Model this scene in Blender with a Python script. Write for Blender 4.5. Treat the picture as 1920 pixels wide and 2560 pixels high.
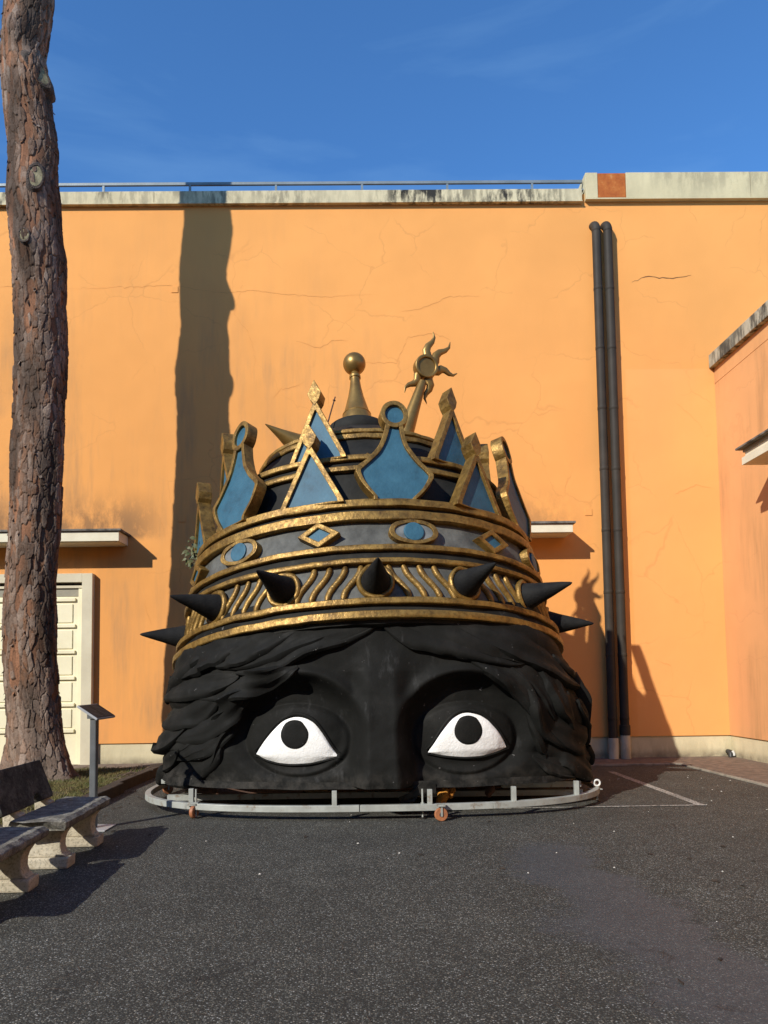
import bpy, bmesh, math, random
import numpy as np
from math import sin, cos, pi, radians, sqrt, atan2
from mathutils import Vector, Matrix, noise as mnoise

random.seed(7)
rng = np.random.default_rng(7)
for o in list(bpy.data.objects):
    bpy.data.objects.remove(o)
scene = bpy.context.scene
col = scene.collection

# ------------------------------------------------------------------ camera
CAM_H = 1.6
FPX, YAW, PITCH, ROLL, CX, CY = 1900.0, .0105, .0655, -.0130, 927.0, 1575.0   # in pixels of a 1920 x 2560 frame
_f = np.array([sin(YAW) * cos(PITCH), cos(YAW) * cos(PITCH), sin(PITCH)])
_r0 = np.array([cos(YAW), -sin(YAW), 0.0])
_u0 = np.cross(_r0, _f)
_r = _r0 * cos(ROLL) + _u0 * sin(ROLL)
_u = -_r0 * sin(ROLL) + _u0 * cos(ROLL)
cd = bpy.data.cameras.new('camera')
cam = bpy.data.objects.new('camera', cd)
col.objects.link(cam)
cam.matrix_world = Matrix(((_r[0], _u[0], -_f[0], 0), (_r[1], _u[1], -_f[1], 0), (_r[2], _u[2], -_f[2], CAM_H), (0, 0, 0, 1)))
cd.sensor_fit = 'HORIZONTAL'
cd.sensor_width = 36
cd.lens = FPX / 1920 * 36
cd.shift_x = (960 - CX) / 1920
cd.shift_y = (CY - 1280) / 1920
cd.clip_start = .05
cd.clip_end = 3000
scene.camera = cam

# ------------------------------------------------------------------ sky, sun, exposure
LX, LY, LZ = .87, 1.0, -.78            # direction in which the sunlight travels
SUN_EL = atan2(-LZ, sqrt(LX * LX + LY * LY))
SUN_ROT = atan2(-LX, -LY)
world = bpy.data.worlds.new('World')
scene.world = world
world.use_nodes = True
wn, wl = world.node_tree.nodes, world.node_tree.links
wn.clear()
wo = wn.new('ShaderNodeOutputWorld')
bg = wn.new('ShaderNodeBackground')
sky = wn.new('ShaderNodeTexSky')
sky.sky_type = 'NISHITA'
sky.sun_disc = False
sky.sun_elevation = SUN_EL
sky.sun_rotation = SUN_ROT
sky.altitude = 50
sky.air_density = 1.0
sky.dust_density = .12
sky.ozone_density = 1.6
bg.inputs['Strength'].default_value = .14
tc = wn.new('ShaderNodeTexCoord')
mp = wn.new('ShaderNodeMapping')
mp.inputs['Scale'].default_value = (1.2, 1.2, 5.5)
mp.inputs['Rotation'].default_value = (.12, .22, .3)
nz = wn.new('ShaderNodeTexNoise')
nz.inputs['Scale'].default_value = 1.7
nz.inputs['Detail'].default_value = 7
nz.inputs['Roughness'].default_value = .55
nz.inputs['Distortion'].default_value = .6
rp = wn.new('ShaderNodeValToRGB')
rp.color_ramp.elements[0].position = .50
rp.color_ramp.elements[1].position = .85
rp.color_ramp.elements[1].color = (.22, .22, .22, 1)
mx = wn.new('ShaderNodeMix')
mx.data_type = 'RGBA'
mx.inputs[7].default_value = (5.5, 5.2, 5.2, 1)
wl.new(tc.outputs['Generated'], mp.inputs[0])
wl.new(mp.outputs[0], nz.inputs['Vector'])
wl.new(nz.outputs['Fac'], rp.inputs[0])
wl.new(rp.outputs[0], mx.inputs[0])
wl.new(sky.outputs[0], mx.inputs[6])
tint = wn.new('ShaderNodeMix')
tint.data_type = 'RGBA'
tint.blend_type = 'MULTIPLY'
tint.inputs[0].default_value = 1.0
tint.inputs[7].default_value = (.54, 1.0, 1.46, 1)
wl.new(mx.outputs[2], tint.inputs[6])
wl.new(tint.outputs[2], bg.inputs['Color'])
wl.new(bg.outputs[0], wo.inputs[0])

sd = bpy.data.lights.new('sun', 'SUN')
sd.energy = 5.0
sd.angle = radians(.53)
sd.color = (1.0, .945, .85)
sun = bpy.data.objects.new('sun', sd)
col.objects.link(sun)
sun.rotation_euler = Vector((LX, LY, LZ)).to_track_quat('-Z', 'Y').to_euler()
sun.location = (-20, -20, 30)

scene.render.engine = 'CYCLES'
scene.cycles.max_bounces = 6
scene.cycles.diffuse_bounces = 3
scene.cycles.glossy_bounces = 3
vs = scene.view_settings
vs.view_transform = 'Standard'
vs.look = 'None'
vs.exposure = 0.07
vs.gamma = 1
vs.use_curve_mapping = False


# ------------------------------------------------------------------ measuring helpers
def ray(px, py):
    return _f + _r * (px - CX) / FPX + _u * (CY - py) / FPX


def atY(px, py, Y):
    d = ray(px, py)
    return Vector(np.array([0, 0, CAM_H]) + d * Y / d[1])


def atZ(px, py, z=0.0):
    d = ray(px, py)
    return Vector(np.array([0, 0, CAM_H]) + d * (z - CAM_H) / d[2])


# ------------------------------------------------------------------ object helpers
def props(o, label=None, cat=None, group=None, kind=None):
    if label: o['label'] = label
    if cat: o['category'] = cat
    if group: o['group'] = group
    if kind: o['kind'] = kind
    return o


def empty(name, loc, label, cat, group=None):
    o = bpy.data.objects.new(name, None)
    o.location = loc
    o.empty_display_size = .1
    col.objects.link(o)
    return props(o, label, cat, group)


def link(name, me, parent=None, mat=None, M=None):
    """link a mesh given in WORLD coordinates (or in its own, placed by M) under parent"""
    o = bpy.data.objects.new(name, me)
    col.objects.link(o)
    if mat is not None and not me.materials:
        me.materials.append(mat)
    W = M if M is not None else Matrix()
    if parent is not None:
        o.parent = parent
        o.matrix_parent_inverse = Matrix()
        o.matrix_local = parent_inv(parent) @ W
    else:
        o.matrix_world = W
    return o


def world_of(o):
    W = o.matrix_basis.copy() if o.parent is None else world_of(o.parent) @ o.matrix_basis
    return W


def parent_inv(p):
    return world_of(p).inverted()


class MB:
    def __init__(s):
        s.v, s.f = [], []

    def add(s, vs, fs):
        n = len(s.v)
        s.v += [tuple(v) for v in vs]
        s.f += [tuple(n + i for i in f) for f in fs]
        return s

    def box(s, x0, x1, y0, y1, z0, z1):
        return s.add([(x0, y0, z0), (x1, y0, z0), (x1, y1, z0), (x0, y1, z0), (x0, y0, z1), (x1, y0, z1), (x1, y1, z1), (x0, y1, z1)],
                     [(0, 3, 2, 1), (4, 5, 6, 7), (0, 1, 5, 4), (1, 2, 6, 5), (2, 3, 7, 6), (3, 0, 4, 7)])

    def prism(s, poly, a, b, M=None):
        """2D polygon (p,q) extruded; M maps (p,q,h)"""
        n = len(poly)
        vs = [Vector((p, q, a)) for p, q in poly] + [Vector((p, q, b)) for p, q in poly]
        if M is not None:
            vs = [M @ v for v in vs]
        fs = [tuple(range(n))[::-1], tuple(range(n, 2 * n))] + [(i, (i + 1) % n, n + (i + 1) % n, n + i) for i in range(n)]
        return s.add(vs, fs)

    def tube(s, pts, rad, n=10, cap=True, flat=1.0, flatdir=None):
        pts = [Vector(p) for p in pts]
        m = len(pts)
        vs, fs = [], []
        prev = None
        for i, p in enumerate(pts):
            t = (pts[min(i + 1, m - 1)] - pts[max(i - 1, 0)])
            t = t.normalized() if t.length > 1e-9 else Vector((0, 0, 1))
            ref = Vector(flatdir) if flatdir is not None else (prev if prev is not None else (Vector((1, 0, 0)) if abs(t.x) < .8 else Vector((0, 1, 0))))
            a = (ref - t * ref.dot(t))
            a = a.normalized() if a.length > 1e-6 else t.orthogonal().normalized()
            b = t.cross(a)
            prev = a
            r = rad[i] if hasattr(rad, '__len__') else rad
            for k in range(n):
                w = 2 * pi * k / n
                vs.append(p + a * (r * flat * cos(w)) + b * (r * sin(w)))
        for i in range(m - 1):
            for k in range(n):
                fs.append((i * n + k, i * n + (k + 1) % n, (i + 1) * n + (k + 1) % n, (i + 1) * n + k))
        if cap:
            fs.append(tuple(range(n))[::-1])
            fs.append(tuple((m - 1) * n + k for k in range(n)))
        return s.add(vs, fs)

    def lathe(s, prof, n=24, M=None, sx=1.0):
        vs, fs = [], []
        for r, z in prof:
            for k in range(n):
                w = 2 * pi * k / n
                v = Vector((r * cos(w) * sx, r * sin(w), z))
                vs.append(M @ v if M is not None else v)
        m = len(prof)
        for i in range(m - 1):
            for k in range(n):
                fs.append((i * n + k, i * n + (k + 1) % n, (i + 1) * n + (k + 1) % n, (i + 1) * n + k))
        fs.append(tuple(range(n))[::-1])
        fs.append(tuple((m - 1) * n + k for k in range(n)))
        return s.add(vs, fs)

    def mesh(s, name, smooth=False, bevel=0.0, seg=2, angle=35, rough=0.0, rscale=3.0, fix=True):
        me = bpy.data.meshes.new(name)
        if bevel or fix:
            bm = bmesh.new()
            vv = [bm.verts.new(v) for v in s.v]
            for f in s.f:
                try:
                    bm.faces.new([vv[i] for i in f])
                except ValueError:
                    pass
            if fix:
                bmesh.ops.recalc_face_normals(bm, faces=bm.faces)
            if bevel:
                ed = [e for e in bm.edges if len(e.link_faces) == 2 and e.calc_face_angle(0) > radians(angle)]
                bmesh.ops.bevel(bm, geom=ed, offset=bevel, segments=seg, profile=.6, affect='EDGES', clamp_overlap=True)
            if rough:
                for v in bm.verts:
                    v.co += Vector(mnoise.noise_vector(v.co * rscale)) * rough
            bm.to_mesh(me)
            bm.free()
        else:
            me.from_pydata(s.v, [], s.f)
        if smooth:
            me.polygons.foreach_set('use_smooth', [True] * len(me.polygons))
            try:
                me.set_sharp_from_angle(angle=radians(40))
            except Exception:
                pass
        return me

    def build(s, name, mat, parent=None, M=None, **k):
        return link(name, s.mesh(name, **k), parent, mat, M)


def grid_mesh(name, V, nu, nv, wrap_u=False):
    """V: (nv, nu, 3) numpy array"""
    me = bpy.data.meshes.new(name)
    nq = nu if wrap_u else nu - 1
    i = np.arange(nv - 1)[:, None] * nu + np.arange(nq)[None, :]
    j = np.arange(nv - 1)[:, None] * nu + (np.arange(nq)[None, :] + 1) % nu
    F = np.stack([i, j, j + nu, i + nu], -1).reshape(-1, 4)
    me.vertices.add(nu * nv)
    me.vertices.foreach_set('co', V.reshape(-1).astype(np.float32))
    me.loops.add(F.size)
    me.loops.foreach_set('vertex_index', F.reshape(-1).astype(np.int32))
    me.polygons.add(len(F))
    me.polygons.foreach_set('loop_start', np.arange(0, F.size, 4, dtype=np.int32))
    me.polygons.foreach_set('loop_total', np.full(len(F), 4, dtype=np.int32))
    me.polygons.foreach_set('use_smooth', np.ones(len(F), dtype=bool))
    me.update()
    me.validate()
    return me


# ------------------------------------------------------------------ material helpers
class NT:
    def __init__(s, name):
        s.m = bpy.data.materials.new(name)
        s.m.use_nodes = True
        s.n, s.l = s.m.node_tree.nodes, s.m.node_tree.links
        s.b = s.n['Principled BSDF']
        s.pos = s.n.new('ShaderNodeNewGeometry').outputs['Position']

    def put(s, sock, v):
        if isinstance(v, bpy.types.NodeSocket):
            s.l.new(v, sock)
        else:
            if sock.type == 'RGBA' and len(v) == 3:
                v = (*v, 1)
            sock.default_value = v

    def map(s, scale=(1, 1, 1), loc=(0, 0, 0), src=None):
        n = s.n.new('ShaderNodeMapping')
        n.inputs['Scale'].default_value = scale
        n.inputs['Location'].default_value = loc
        s.l.new(src or s.pos, n.inputs[0])
        return n.outputs[0]

    def noise(s, scale, detail=4, rough=.55, vec=None, dist=0):
        n = s.n.new('ShaderNodeTexNoise')
        n.inputs['Scale'].default_value = scale
        n.inputs['Detail'].default_value = detail
        n.inputs['Roughness'].default_value = rough
        n.inputs['Distortion'].default_value = dist
        s.l.new(vec or s.pos, n.inputs['Vector'])
        return n.outputs['Fac']

    def voro(s, scale, feat='F1', vec=None, out='Distance', rnd=1.0):
        n = s.n.new('ShaderNodeTexVoronoi')
        n.feature = feat
        n.inputs['Scale'].default_value = scale
        n.inputs['Randomness'].default_value = rnd
        s.l.new(vec or s.pos, n.inputs['Vector'])
        return n.outputs[out]

    def ramp(s, fac, stops, interp='LINEAR'):
        n = s.n.new('ShaderNodeValToRGB')
        cr = n.color_ramp
        cr.interpolation = interp
        while len(cr.elements) < len(stops):
            cr.elements.new(.5)
        for e, (p, c) in zip(cr.elements, stops):
            e.position = p
            e.color = (c, c, c, 1) if not hasattr(c, '__len__') else (*c, 1)
        s.l.new(fac, n.inputs[0])
        return n.outputs[0]

    def mix(s, fac, a, b, mode='MIX'):
        n = s.n.new('ShaderNodeMix')
        n.data_type = 'RGBA'
        n.blend_type = mode
        s.put(n.inputs[0], fac)
        s.put(n.inputs[6], a)
        s.put(n.inputs[7], b)
        return n.outputs[2]

    def math(s, op, a, b=0.0, c=None):
        n = s.n.new('ShaderNodeMath')
        n.operation = op
        n.use_clamp = False
        s.put(n.inputs[0], a)
        s.put(n.inputs[1], b)
        if c is not None: s.put(n.inputs[2], c)
        return n.outputs[0]

    def xyz(s):
        n = s.n.new('ShaderNodeSeparateXYZ')
        s.l.new(s.pos, n.inputs[0])
        return n.outputs

    def rng(s, v, a, b, c=0.0, d=1.0):
        n = s.n.new('ShaderNodeMapRange')
        n.interpolation_type = 'SMOOTHSTEP'
        s.put(n.inputs[0], v)
        for i, q in enumerate((a, b, c, d)):
            n.inputs[i + 1].default_value = q
        return n.outputs[0]

    def bump(s, h, strength=.3, dist=.02, nrm=None):
        n = s.n.new('ShaderNodeBump')
        n.inputs['Strength'].default_value = strength
        n.inputs['Distance'].default_value = dist
        s.l.new(h, n.inputs['Height'])
        if nrm: s.l.new(nrm, n.inputs['Normal'])
        return n.outputs[0]

    def done(s, color=None, rough=.7, metal=0.0, normal=None, spec=None):
        if color is not None: s.put(s.b.inputs['Base Color'], color)
        s.put(s.b.inputs['Roughness'], rough)
        s.put(s.b.inputs['Metallic'], metal)
        if spec is not None: s.put(s.b.inputs['Specular IOR Level'], spec)
        if normal is not None: s.l.new(normal, s.b.inputs['Normal'])
        return s.m


def simple(name, c0, c1, scale=3, rough=.7, metal=0.0, bscale=40, bstr=.25, bdist=.01, lo=.35, hi=.65, spec=None, detail=6):
    t = NT(name)
    c = t.mix(t.ramp(t.noise(scale, detail, .6), [(lo, 0.0), (hi, 1.0)]), c0, c1)
    return t.done(c, rough, metal, t.bump(t.noise(bscale, 4), bstr, bdist), spec)


def wall_material(name, base, left=True):
    t = NT(name)
    x, y, z = t.xyz()
    big = t.ramp(t.noise(.45, 3, .6), [(.3, .90), (.7, 1.03)])
    c = t.mix(1.0, base, big, 'MULTIPLY')
    # chalky, slightly pinker patches towards the ground, where repainted
    pk = t.math('MULTIPLY', t.rng(z, 4.6, .4, 0, 1), t.ramp(t.noise(.8, 4), [(.35, .2), (.7, .8)]))
    c = t.mix(t.math('MULTIPLY', pk, .45), c, (base[0] * .93, base[1] * .82, base[2] * .98))
    # rain streaks
    st = t.noise(1.0, 4, .62, t.map((2.6, 2.6, .33)))
    fin = t.noise(1.0, 3, .6, t.map((11, 11, 1.5)))
    msk = t.ramp(t.noise(.55, 3), [(.36, 0.0), (.58, 1.0)])
    s1 = t.math('MULTIPLY', t.ramp(st, [(.43, 0.0), (.64, 1.0)]), msk)
    s1 = t.math('MULTIPLY', s1, t.ramp(fin, [(.3, .35), (.65, 1.0)]))
    if left:
        s1 = t.math('MULTIPLY', s1, t.rng(x, 2.5, -2.5, .10, 1.0))
        s1 = t.math('MULTIPLY', s1, t.rng(z, 10.2, 7.2, .15, 1.0))
    c = t.mix(t.math('MULTIPLY', s1, .80), c, (.46, .245, .105))
    if left:
        # mould above the two canopies
        g = t.math('MULTIPLY', t.rng(z, 5.55, 4.65, 0, 1), t.rng(z, 4.35, 4.5, 0, 1))
        mo = t.math('MULTIPLY', g, t.ramp(t.noise(3.2, 5, .7, t.map((1, 1, .55))), [(.33, 0.0), (.56, 1.0)]))
        mo = t.math('MULTIPLY', mo, t.math('MAXIMUM', t.rng(x, -3.6, -4.6, 0, 1), t.math('MULTIPLY', t.rng(x, 4.6, 3.6, 0, .6), t.rng(x, 1.5, 2.3, 0, 1))))
        c = t.mix(t.math('MULTIPLY', mo, .72), c, (.17, .105, .06))
        # paler repainted field by the corner
        rec = t.math('MULTIPLY', t.rng(x, 5.30, 5.34, 0, 1), t.rng(z, 7.76, 7.72, 0, 1))
        c = t.mix(t.math('MULTIPLY', rec, .16), c, (.93, .50, .21))
    # hairline cracks
    vec = t.n.new('ShaderNodeVectorMath')
    vec.operation = 'MULTIPLY_ADD'
    nn = t.n.new('ShaderNodeTexNoise')
    nn.inputs['Scale'].default_value = 2.2
    nn.inputs['Detail'].default_value = 3
    t.l.new(t.pos, nn.inputs['Vector'])
    t.l.new(nn.outputs['Color'], vec.inputs[0])
    vec.inputs[1].default_value = (.55, .55, .55)
    t.l.new(t.pos, vec.inputs[2])
    vd = t.voro(.72, 'DISTANCE_TO_EDGE', t.map((1, .01, 1), src=vec.outputs[0]))
    cm = t.ramp(t.noise(.9, 3), [(.47, 0.0), (.58, 1.0)])
    ck = t.math('MULTIPLY', t.ramp(vd, [(.0, 1.0), (.011, 0.0)]), cm)
    c = t.mix(t.math('MULTIPLY', ck, .20 if left else .10), c, (.30, .13, .05))
    g1 = t.noise(55, 3, .65)
    g2 = t.noise(4, 2, .5)
    h = t.math('ADD', t.math('MULTIPLY', g1, .35), t.math('MULTIPLY', g2, 1.2))
    h = t.math('SUBTRACT', h, t.math('MULTIPLY', ck, .3))
    fine = t.ramp(t.noise(120, 1, .7), [(.3, .965), (.7, 1.02)])
    c = t.mix(1.0, c, fine, 'MULTIPLY')
    return t.done(c, .9, 0, t.bump(h, .35, .012), .2)


def concrete_mould(name, base, mould=.8, ztop=None, zspan=.3, dark=(.035, .033, .028)):
    t = NT(name)
    x, y, z = t.xyz()
    c = t.mix(t.ramp(t.noise(1.6, 6, .6), [(.3, 0.0), (.7, 1.0)]), base, tuple(v * .82 for v in base))
    st = t.noise(1.0, 7, .68, t.map((5.5, 5.5, 1.6)))
    m = t.ramp(st, [(.43, 0.0), (.56, 1.0)])
    m2 = t.ramp(t.noise(.5, 3), [(.38, .15), (.6, 1.0)])
    m = t.math('MULTIPLY', m, m2)
    if ztop is not None:
        m = t.math('MULTIPLY', m, t.rng(z, ztop - zspan, ztop, .25, 1.0))
    c = t.mix(t.math('MULTIPLY', m, mould), c, dark)
    if name == 'cream_plinth':
        dd = t.math('MULTIPLY', t.rng(z, .22, .04, 0, 1), t.ramp(t.noise(4, 5, .7), [(.3, .2), (.62, 1.0)]))
        c = t.mix(t.math('MULTIPLY', dd, .8), c, (.14, .115, .08))
    return t.done(c, .9, 0, t.bump(t.noise(35, 4, .65), .4, .012), .2)


# ------------------------------------------------------------------ materials
M = {}
M['wall'] = wall_material('orange_plaster', (.80, .362, .105))
M['wall2'] = wall_material('orange_plaster_side', (.72, .365, .150), False)
M['fascia'] = concrete_mould('stained_fascia', (.64, .56, .36), 1.0)
M['fascia_r'] = concrete_mould('pale_fascia', (.62, .54, .33), .55, 11.75, .5, (.16, .14, .10))
M['coping'] = concrete_mould('grey_coping', (.50, .46, .34), .9)
M['plinth'] = concrete_mould('cream_plinth', (.66, .58, .38), .42, .0, -.5, (.30, .25, .15))
M['canopy'] = simple('canopy_paint', (.74, .69, .52), (.66, .60, .44), 2.5, .8, bstr=.15)
M['slate'] = simple('roof_felt', (.05, .046, .04), (.22, .20, .17), 6, .9)
M['door'] = simple('cream_door_paint', (.84, .78, .54), (.74, .67, .45), 1.3, .55, bstr=.12)
M['doorframe'] = simple('door_surround', (.64, .58, .42), (.56, .50, .36), 2.2, .85)
M['glass'] = simple('dark_glass', (.02, .021, .02), (.035, .035, .03), 2, .15, bstr=.02)
M['recess'] = simple('door_head_grey', (.33, .30, .22), (.26, .24, .18), 2, .8)
M['rail'] = simple('grey_rail', (.20, .235, .25), (.15, .18, .19), 3, .5, .2)
M['pipe'] = simple('brown_pipe', (.050, .042, .033), (.036, .031, .025), 2.4, .6, 0, bstr=.06, spec=.15)
M['pipe_foot'] = concrete_mould('pipe_boot', (.62, .57, .43), .3)
M['black_plastic'] = simple('black_plastic', (.012, .012, .012), (.03, .03, .03), 9, .5)
M['white_plastic'] = simple('white_plastic', (.75, .75, .72), (.6, .6, .55), 9, .45)
M['crack'] = simple('crack_dark', (.20, .085, .03), (.10, .045, .02), 9, 1)
M['crack_faint'] = simple('crack_faint', (.64, .28, .08), (.52, .225, .065), 9, 1)

t = NT('rusty_sheet')
n1 = t.noise(4.5, 8, .7)
c = t.ramp(n1, [(.25, (.20, .050, .010)), (.45, (.38, .095, .014)), (.60, (.46, .14, .025)), (.74, (.60, .36, .16))])
M['rust'] = t.done(c, .85, .1, t.bump(t.noise(40, 5), .4, .01))


def asphalt():
    t = NT('asphalt')
    x, y, z = t.xyz()
    vc = t.voro(95, 'F1', out='Color')
    sep = t.n.new('ShaderNodeSeparateColor')
    t.l.new(vc, sep.inputs[0])
    r, g = sep.outputs[0], sep.outputs[1]
    stone = t.ramp(r, [(0, (.030, .0300, .0250)), (.5, (.077, .0775, .0655)), (.80, (.128, .128, .110)), (.93, (.215, .215, .190)), (1, (.34, .345, .32))])
    warm = t.mix(t.ramp(g, [(.6, 0.0), (.9, 1.0)]), (1, 1, 1), (1.12, 1.0, .86))
    stone = t.mix(1.0, stone, warm, 'MULTIPLY')
    tar = t.voro(95, 'F1')
    bind = t.ramp(tar, [(.35, 0.0), (.62, 1.0)])
    c = t.mix(bind, stone, (.033, .032, .027))
    fine = t.mix(1.0, c, t.ramp(t.noise(300, 1), [(.3, .7), (.7, 1.3)]), 'MULTIPLY')
    big = t.ramp(t.noise(.55, 3, .6), [(.3, .80), (.7, 1.16)])
    mid = t.ramp(t.noise(3.0, 4, .65), [(.3, .86), (.7, 1.14)])
    c = t.mix(1.0, t.mix(1.0, fine, big, 'MULTIPLY'), mid, 'MULTIPLY')
    # worn track, smoother, the stones polished flush: a wandering strip across the yard
    wob = t.math('MULTIPLY', t.math('SUBTRACT', t.noise(.75, 3, .6), .5), 1.5)
    cx = t.math('ADD', t.math('ADD', 1.72, wob), t.math('MULTIPLY', t.math('SUBTRACT', y, 5.2), -.03))
    dx = t.math('ABSOLUTE', t.math('SUBTRACT', x, cx))
    edge = t.math('ADD', dx, t.math('MULTIPLY', t.math('SUBTRACT', t.noise(9, 4, .7), .5), .5))
    wear = t.math('MULTIPLY', t.rng(edge, .50, .22, 0, 1), t.rng(y, 7.7, 7.2, 0, 1))
    c = t.mix(t.math('MULTIPLY', wear, .6), c, t.mix(t.ramp(t.noise(14, 3), [(.3, 0.0), (.7, 1.0)]), (.072, .080, .087), (.056, .062, .069)))
    # thin wandering cracks
    vd = t.voro(.5, 'DISTANCE_TO_EDGE', t.map((1, 1, 1), (3.3, .7, 0)))
    wv = t.math('ADD', vd, t.math('MULTIPLY', t.math('SUBTRACT', t.noise(3, 5), .5), .16))
    ck = t.math('MULTIPLY', t.ramp(t.math('ABSOLUTE', wv), [(0, 1.0), (.008, 0.0)]), t.ramp(t.noise(.9, 2), [(.52, 0.0), (.6, 1.0)]))
    c = t.mix(t.math('MULTIPLY', ck, .65), c, (.016, .015, .014))
    h = t.math('SUBTRACT', t.math('MULTIPLY', t.math('SUBTRACT', 1.0, tar), 1.0), t.math('MULTIPLY', wear, .0))
    hh = t.math('MULTIPLY', h, t.math('SUBTRACT', 1.0, t.math('MULTIPLY', wear, .7)))
    return t.done(c, t.math('SUBTRACT', .85, t.math('MULTIPLY', wear, .2)), 0, t.bump(hh, .55, .006), .3)


M['asphalt'] = asphalt()


def worn_paint():
    t = NT('worn_white_paint')
    w = t.ramp(t.noise(38, 6, .7), [(.40, 0.0), (.58, 1.0)])
    w = t.math('MULTIPLY', w, t.ramp(t.noise(1.3, 3), [(.3, .55), (.6, 1.0)]))
    c = t.mix(w, (.055, .050, .045), (.50, .48, .42))
    return t.done(c, .8, 0, t.bump(t.voro(95), .4, .005), .3)


M['paint'] = worn_paint()
M['pave'] = simple('pavement_stone', (.22, .165, .12), (.14, .105, .08), 7, .9, bscale=60, bstr=.5)
M['pave_set'] = simple('pavement_brown', (.20, .14, .10), (.095, .07, .052), 9, .9, bscale=70, bstr=.7)
M['kerb'] = concrete_mould('kerb_stone', (.34, .30, .24), .5)
M['soil'] = simple('lawn_soil', (.085, .062, .030), (.05, .04, .02), 8, 1, bstr=.8, bdist=.03)
t = NT('lawn_blades')
c = t.ramp(t.noise(5, 5, .65), [(.3, (.20, .135, .055)), (.5, (.14, .125, .035)), (.7, (.075, .105, .022))])
M['grass'] = t.done(c, .8)
M['timber'] = simple('old_timber', (.055, .038, .025), (.028, .02, .014), 6, .9, bscale=25, bstr=.6)
M['twig'] = simple('dry_twig', (.12, .08, .05), (.06, .04, .03), 9, .9)

# sculpture paints
t = NT('black_sculpture_paint')
n = t.noise(1.7, 7, .62)
c = t.ramp(n, [(.3, (.0085, .0085, .0075)), (.55, (.0130, .0130, .0118)), (.78, (.025, .024, .0215))])
sc = t.math('MULTIPLY', t.ramp(t.noise(1.0, 6, .7, t.map((9, 9, 2.0))), [(.58, 0.0), (.78, 1.0)]), t.ramp(t.noise(1.1, 3), [(.42, 0.0), (.62, 1.0)]))
c = t.mix(t.math('MULTIPLY', sc, .55), c, (.085, .085, .085))
xx_, yy_, zz_ = t.xyz()
dst = t.math('MULTIPLY', t.rng(zz_, .62, .37, 0, 1), t.ramp(t.noise(5, 5, .7), [(.42, 0.0), (.68, 1.0)]))
c = t.mix(t.math('MULTIPLY', dst, .5), c, (.075, .068, .058))
chp = t.ramp(t.noise(13, 3, .6), [(.715, 0.0), (.73, 1.0)])
c = t.mix(t.math('MULTIPLY', chp, .6), c, (.16, .155, .15))
hh = t.math('ADD', t.math('MULTIPLY', t.noise(60, 4), .3), t.noise(7, 5))
M['black'] = t.done(c, t.ramp(t.noise(4, 4), [(.3, .55), (.7, .85)]), 0, t.bump(hh, .35, .02), .09)
M['spike'] = simple('black_spike_paint', (.010, .010, .0105), (.019, .019, .018), 5, .75, bscale=45, bstr=.5, bdist=.015, spec=.12)

t = NT('eye_white_paint')
c = t.mix(t.ramp(t.noise(9, 6, .65), [(.35, 0.0), (.7, 1.0)]), (.95, .945, .91), (.89, .88, .84))
hh = t.math('ADD', t.noise(26, 4), t.math('MULTIPLY', t.noise(70, 3), .5))
M['eye'] = t.done(c, .6, 0, t.bump(hh, .5, .012))

t = NT('gold_paint')
n = t.noise(6, 7, .65)
c = t.ramp(n, [(.28, (.085, .046, .011)), (.5, (.235, .137, .032)), (.75, (.39, .24, .060))])
dirt = t.ramp(t.noise(22, 6, .7), [(.30, .45), (.48, 1.0)])
c = t.mix(1.0, c, dirt, 'MULTIPLY')
hh = t.math('ADD', t.noise(34, 4, .6), t.math('MULTIPLY', t.noise(11, 3), 1.2))
M['gold'] = t.done(c, t.ramp(t.noise(18, 4), [(.3, .34), (.7, .62)]), .55, t.bump(hh, .45, .012), .5)
t = NT('gold_finial_paint')
c = t.ramp(t.noise(3, 6, .6), [(.28, (.17, .098, .026)), (.6, (.32, .195, .055))])
M['gold2'] = t.done(c, .40, .65, t.bump(t.noise(24, 4), .12, .01), .5)

t = NT('blue_paint')
c = t.ramp(t.noise(3.2, 8, .68), [(.22, (.010, .036, .055)), (.46, (.025, .095, .145)), (.66, (.036, .125, .185)), (.85, (.13, .20, .23))])
M['blue'] = t.done(c, .6, 0, t.bump(t.noise(30, 5), .35, .012), .4)
t = NT('grey_band_paint')
c = t.ramp(t.noise(2.8, 8, .68), [(.28, (.032, .033, .030)), (.5, (.085, .087, .079)), (.68, (.14, .142, .128)), (.86, (.28, .275, .25))])
M['greyband'] = t.done(c, .7, 0, t.bump(t.noise(25, 5), .35, .012), .35)
M['greydisc'] = simple('grey_disc_paint', (.10, .11, .11), (.19, .20, .195), 9, .7, bstr=.3)
t = NT('dark_band_paint')
c = t.ramp(t.noise(3, 7, .65), [(.3, (.012, .0118, .0105)), (.6, (.024, .0235, .0205)), (.85, (.07, .068, .06))])
M['darkband'] = t.done(c, .7, 0, t.bump(t.noise(25, 5), .3, .012), .14)
t = NT('galvanised_steel')
c = t.mix(t.ramp(t.noise(5, 5, .6), [(.35, 0.0), (.65, 1.0)]), (.43, .45, .41), (.32, .33, .30))
c = t.mix(t.ramp(t.noise(9, 5, .7), [(.56, 0.0), (.70, .8)]), c, (.19, .115, .06))
M['galv'] = t.done(c, .55, .25, t.bump(t.noise(50, 3), .1, .01))
M['rusty'] = simple('rusty_iron', (.17, .085, .05), (.07, .04, .03), 5, .9, .1, bstr=.4)
M['plank'] = simple('weathered_plank', (.20, .15, .10), (.10, .075, .05), 4, .9, bstr=.4)
M['tyre'] = simple('orange_tyre', (.42, .16, .065), (.28, .11, .05), 9, .55)
M['hub'] = simple('dark_hub', (.05, .042, .035), (.025, .022, .02), 9, .5, .4)
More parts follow.
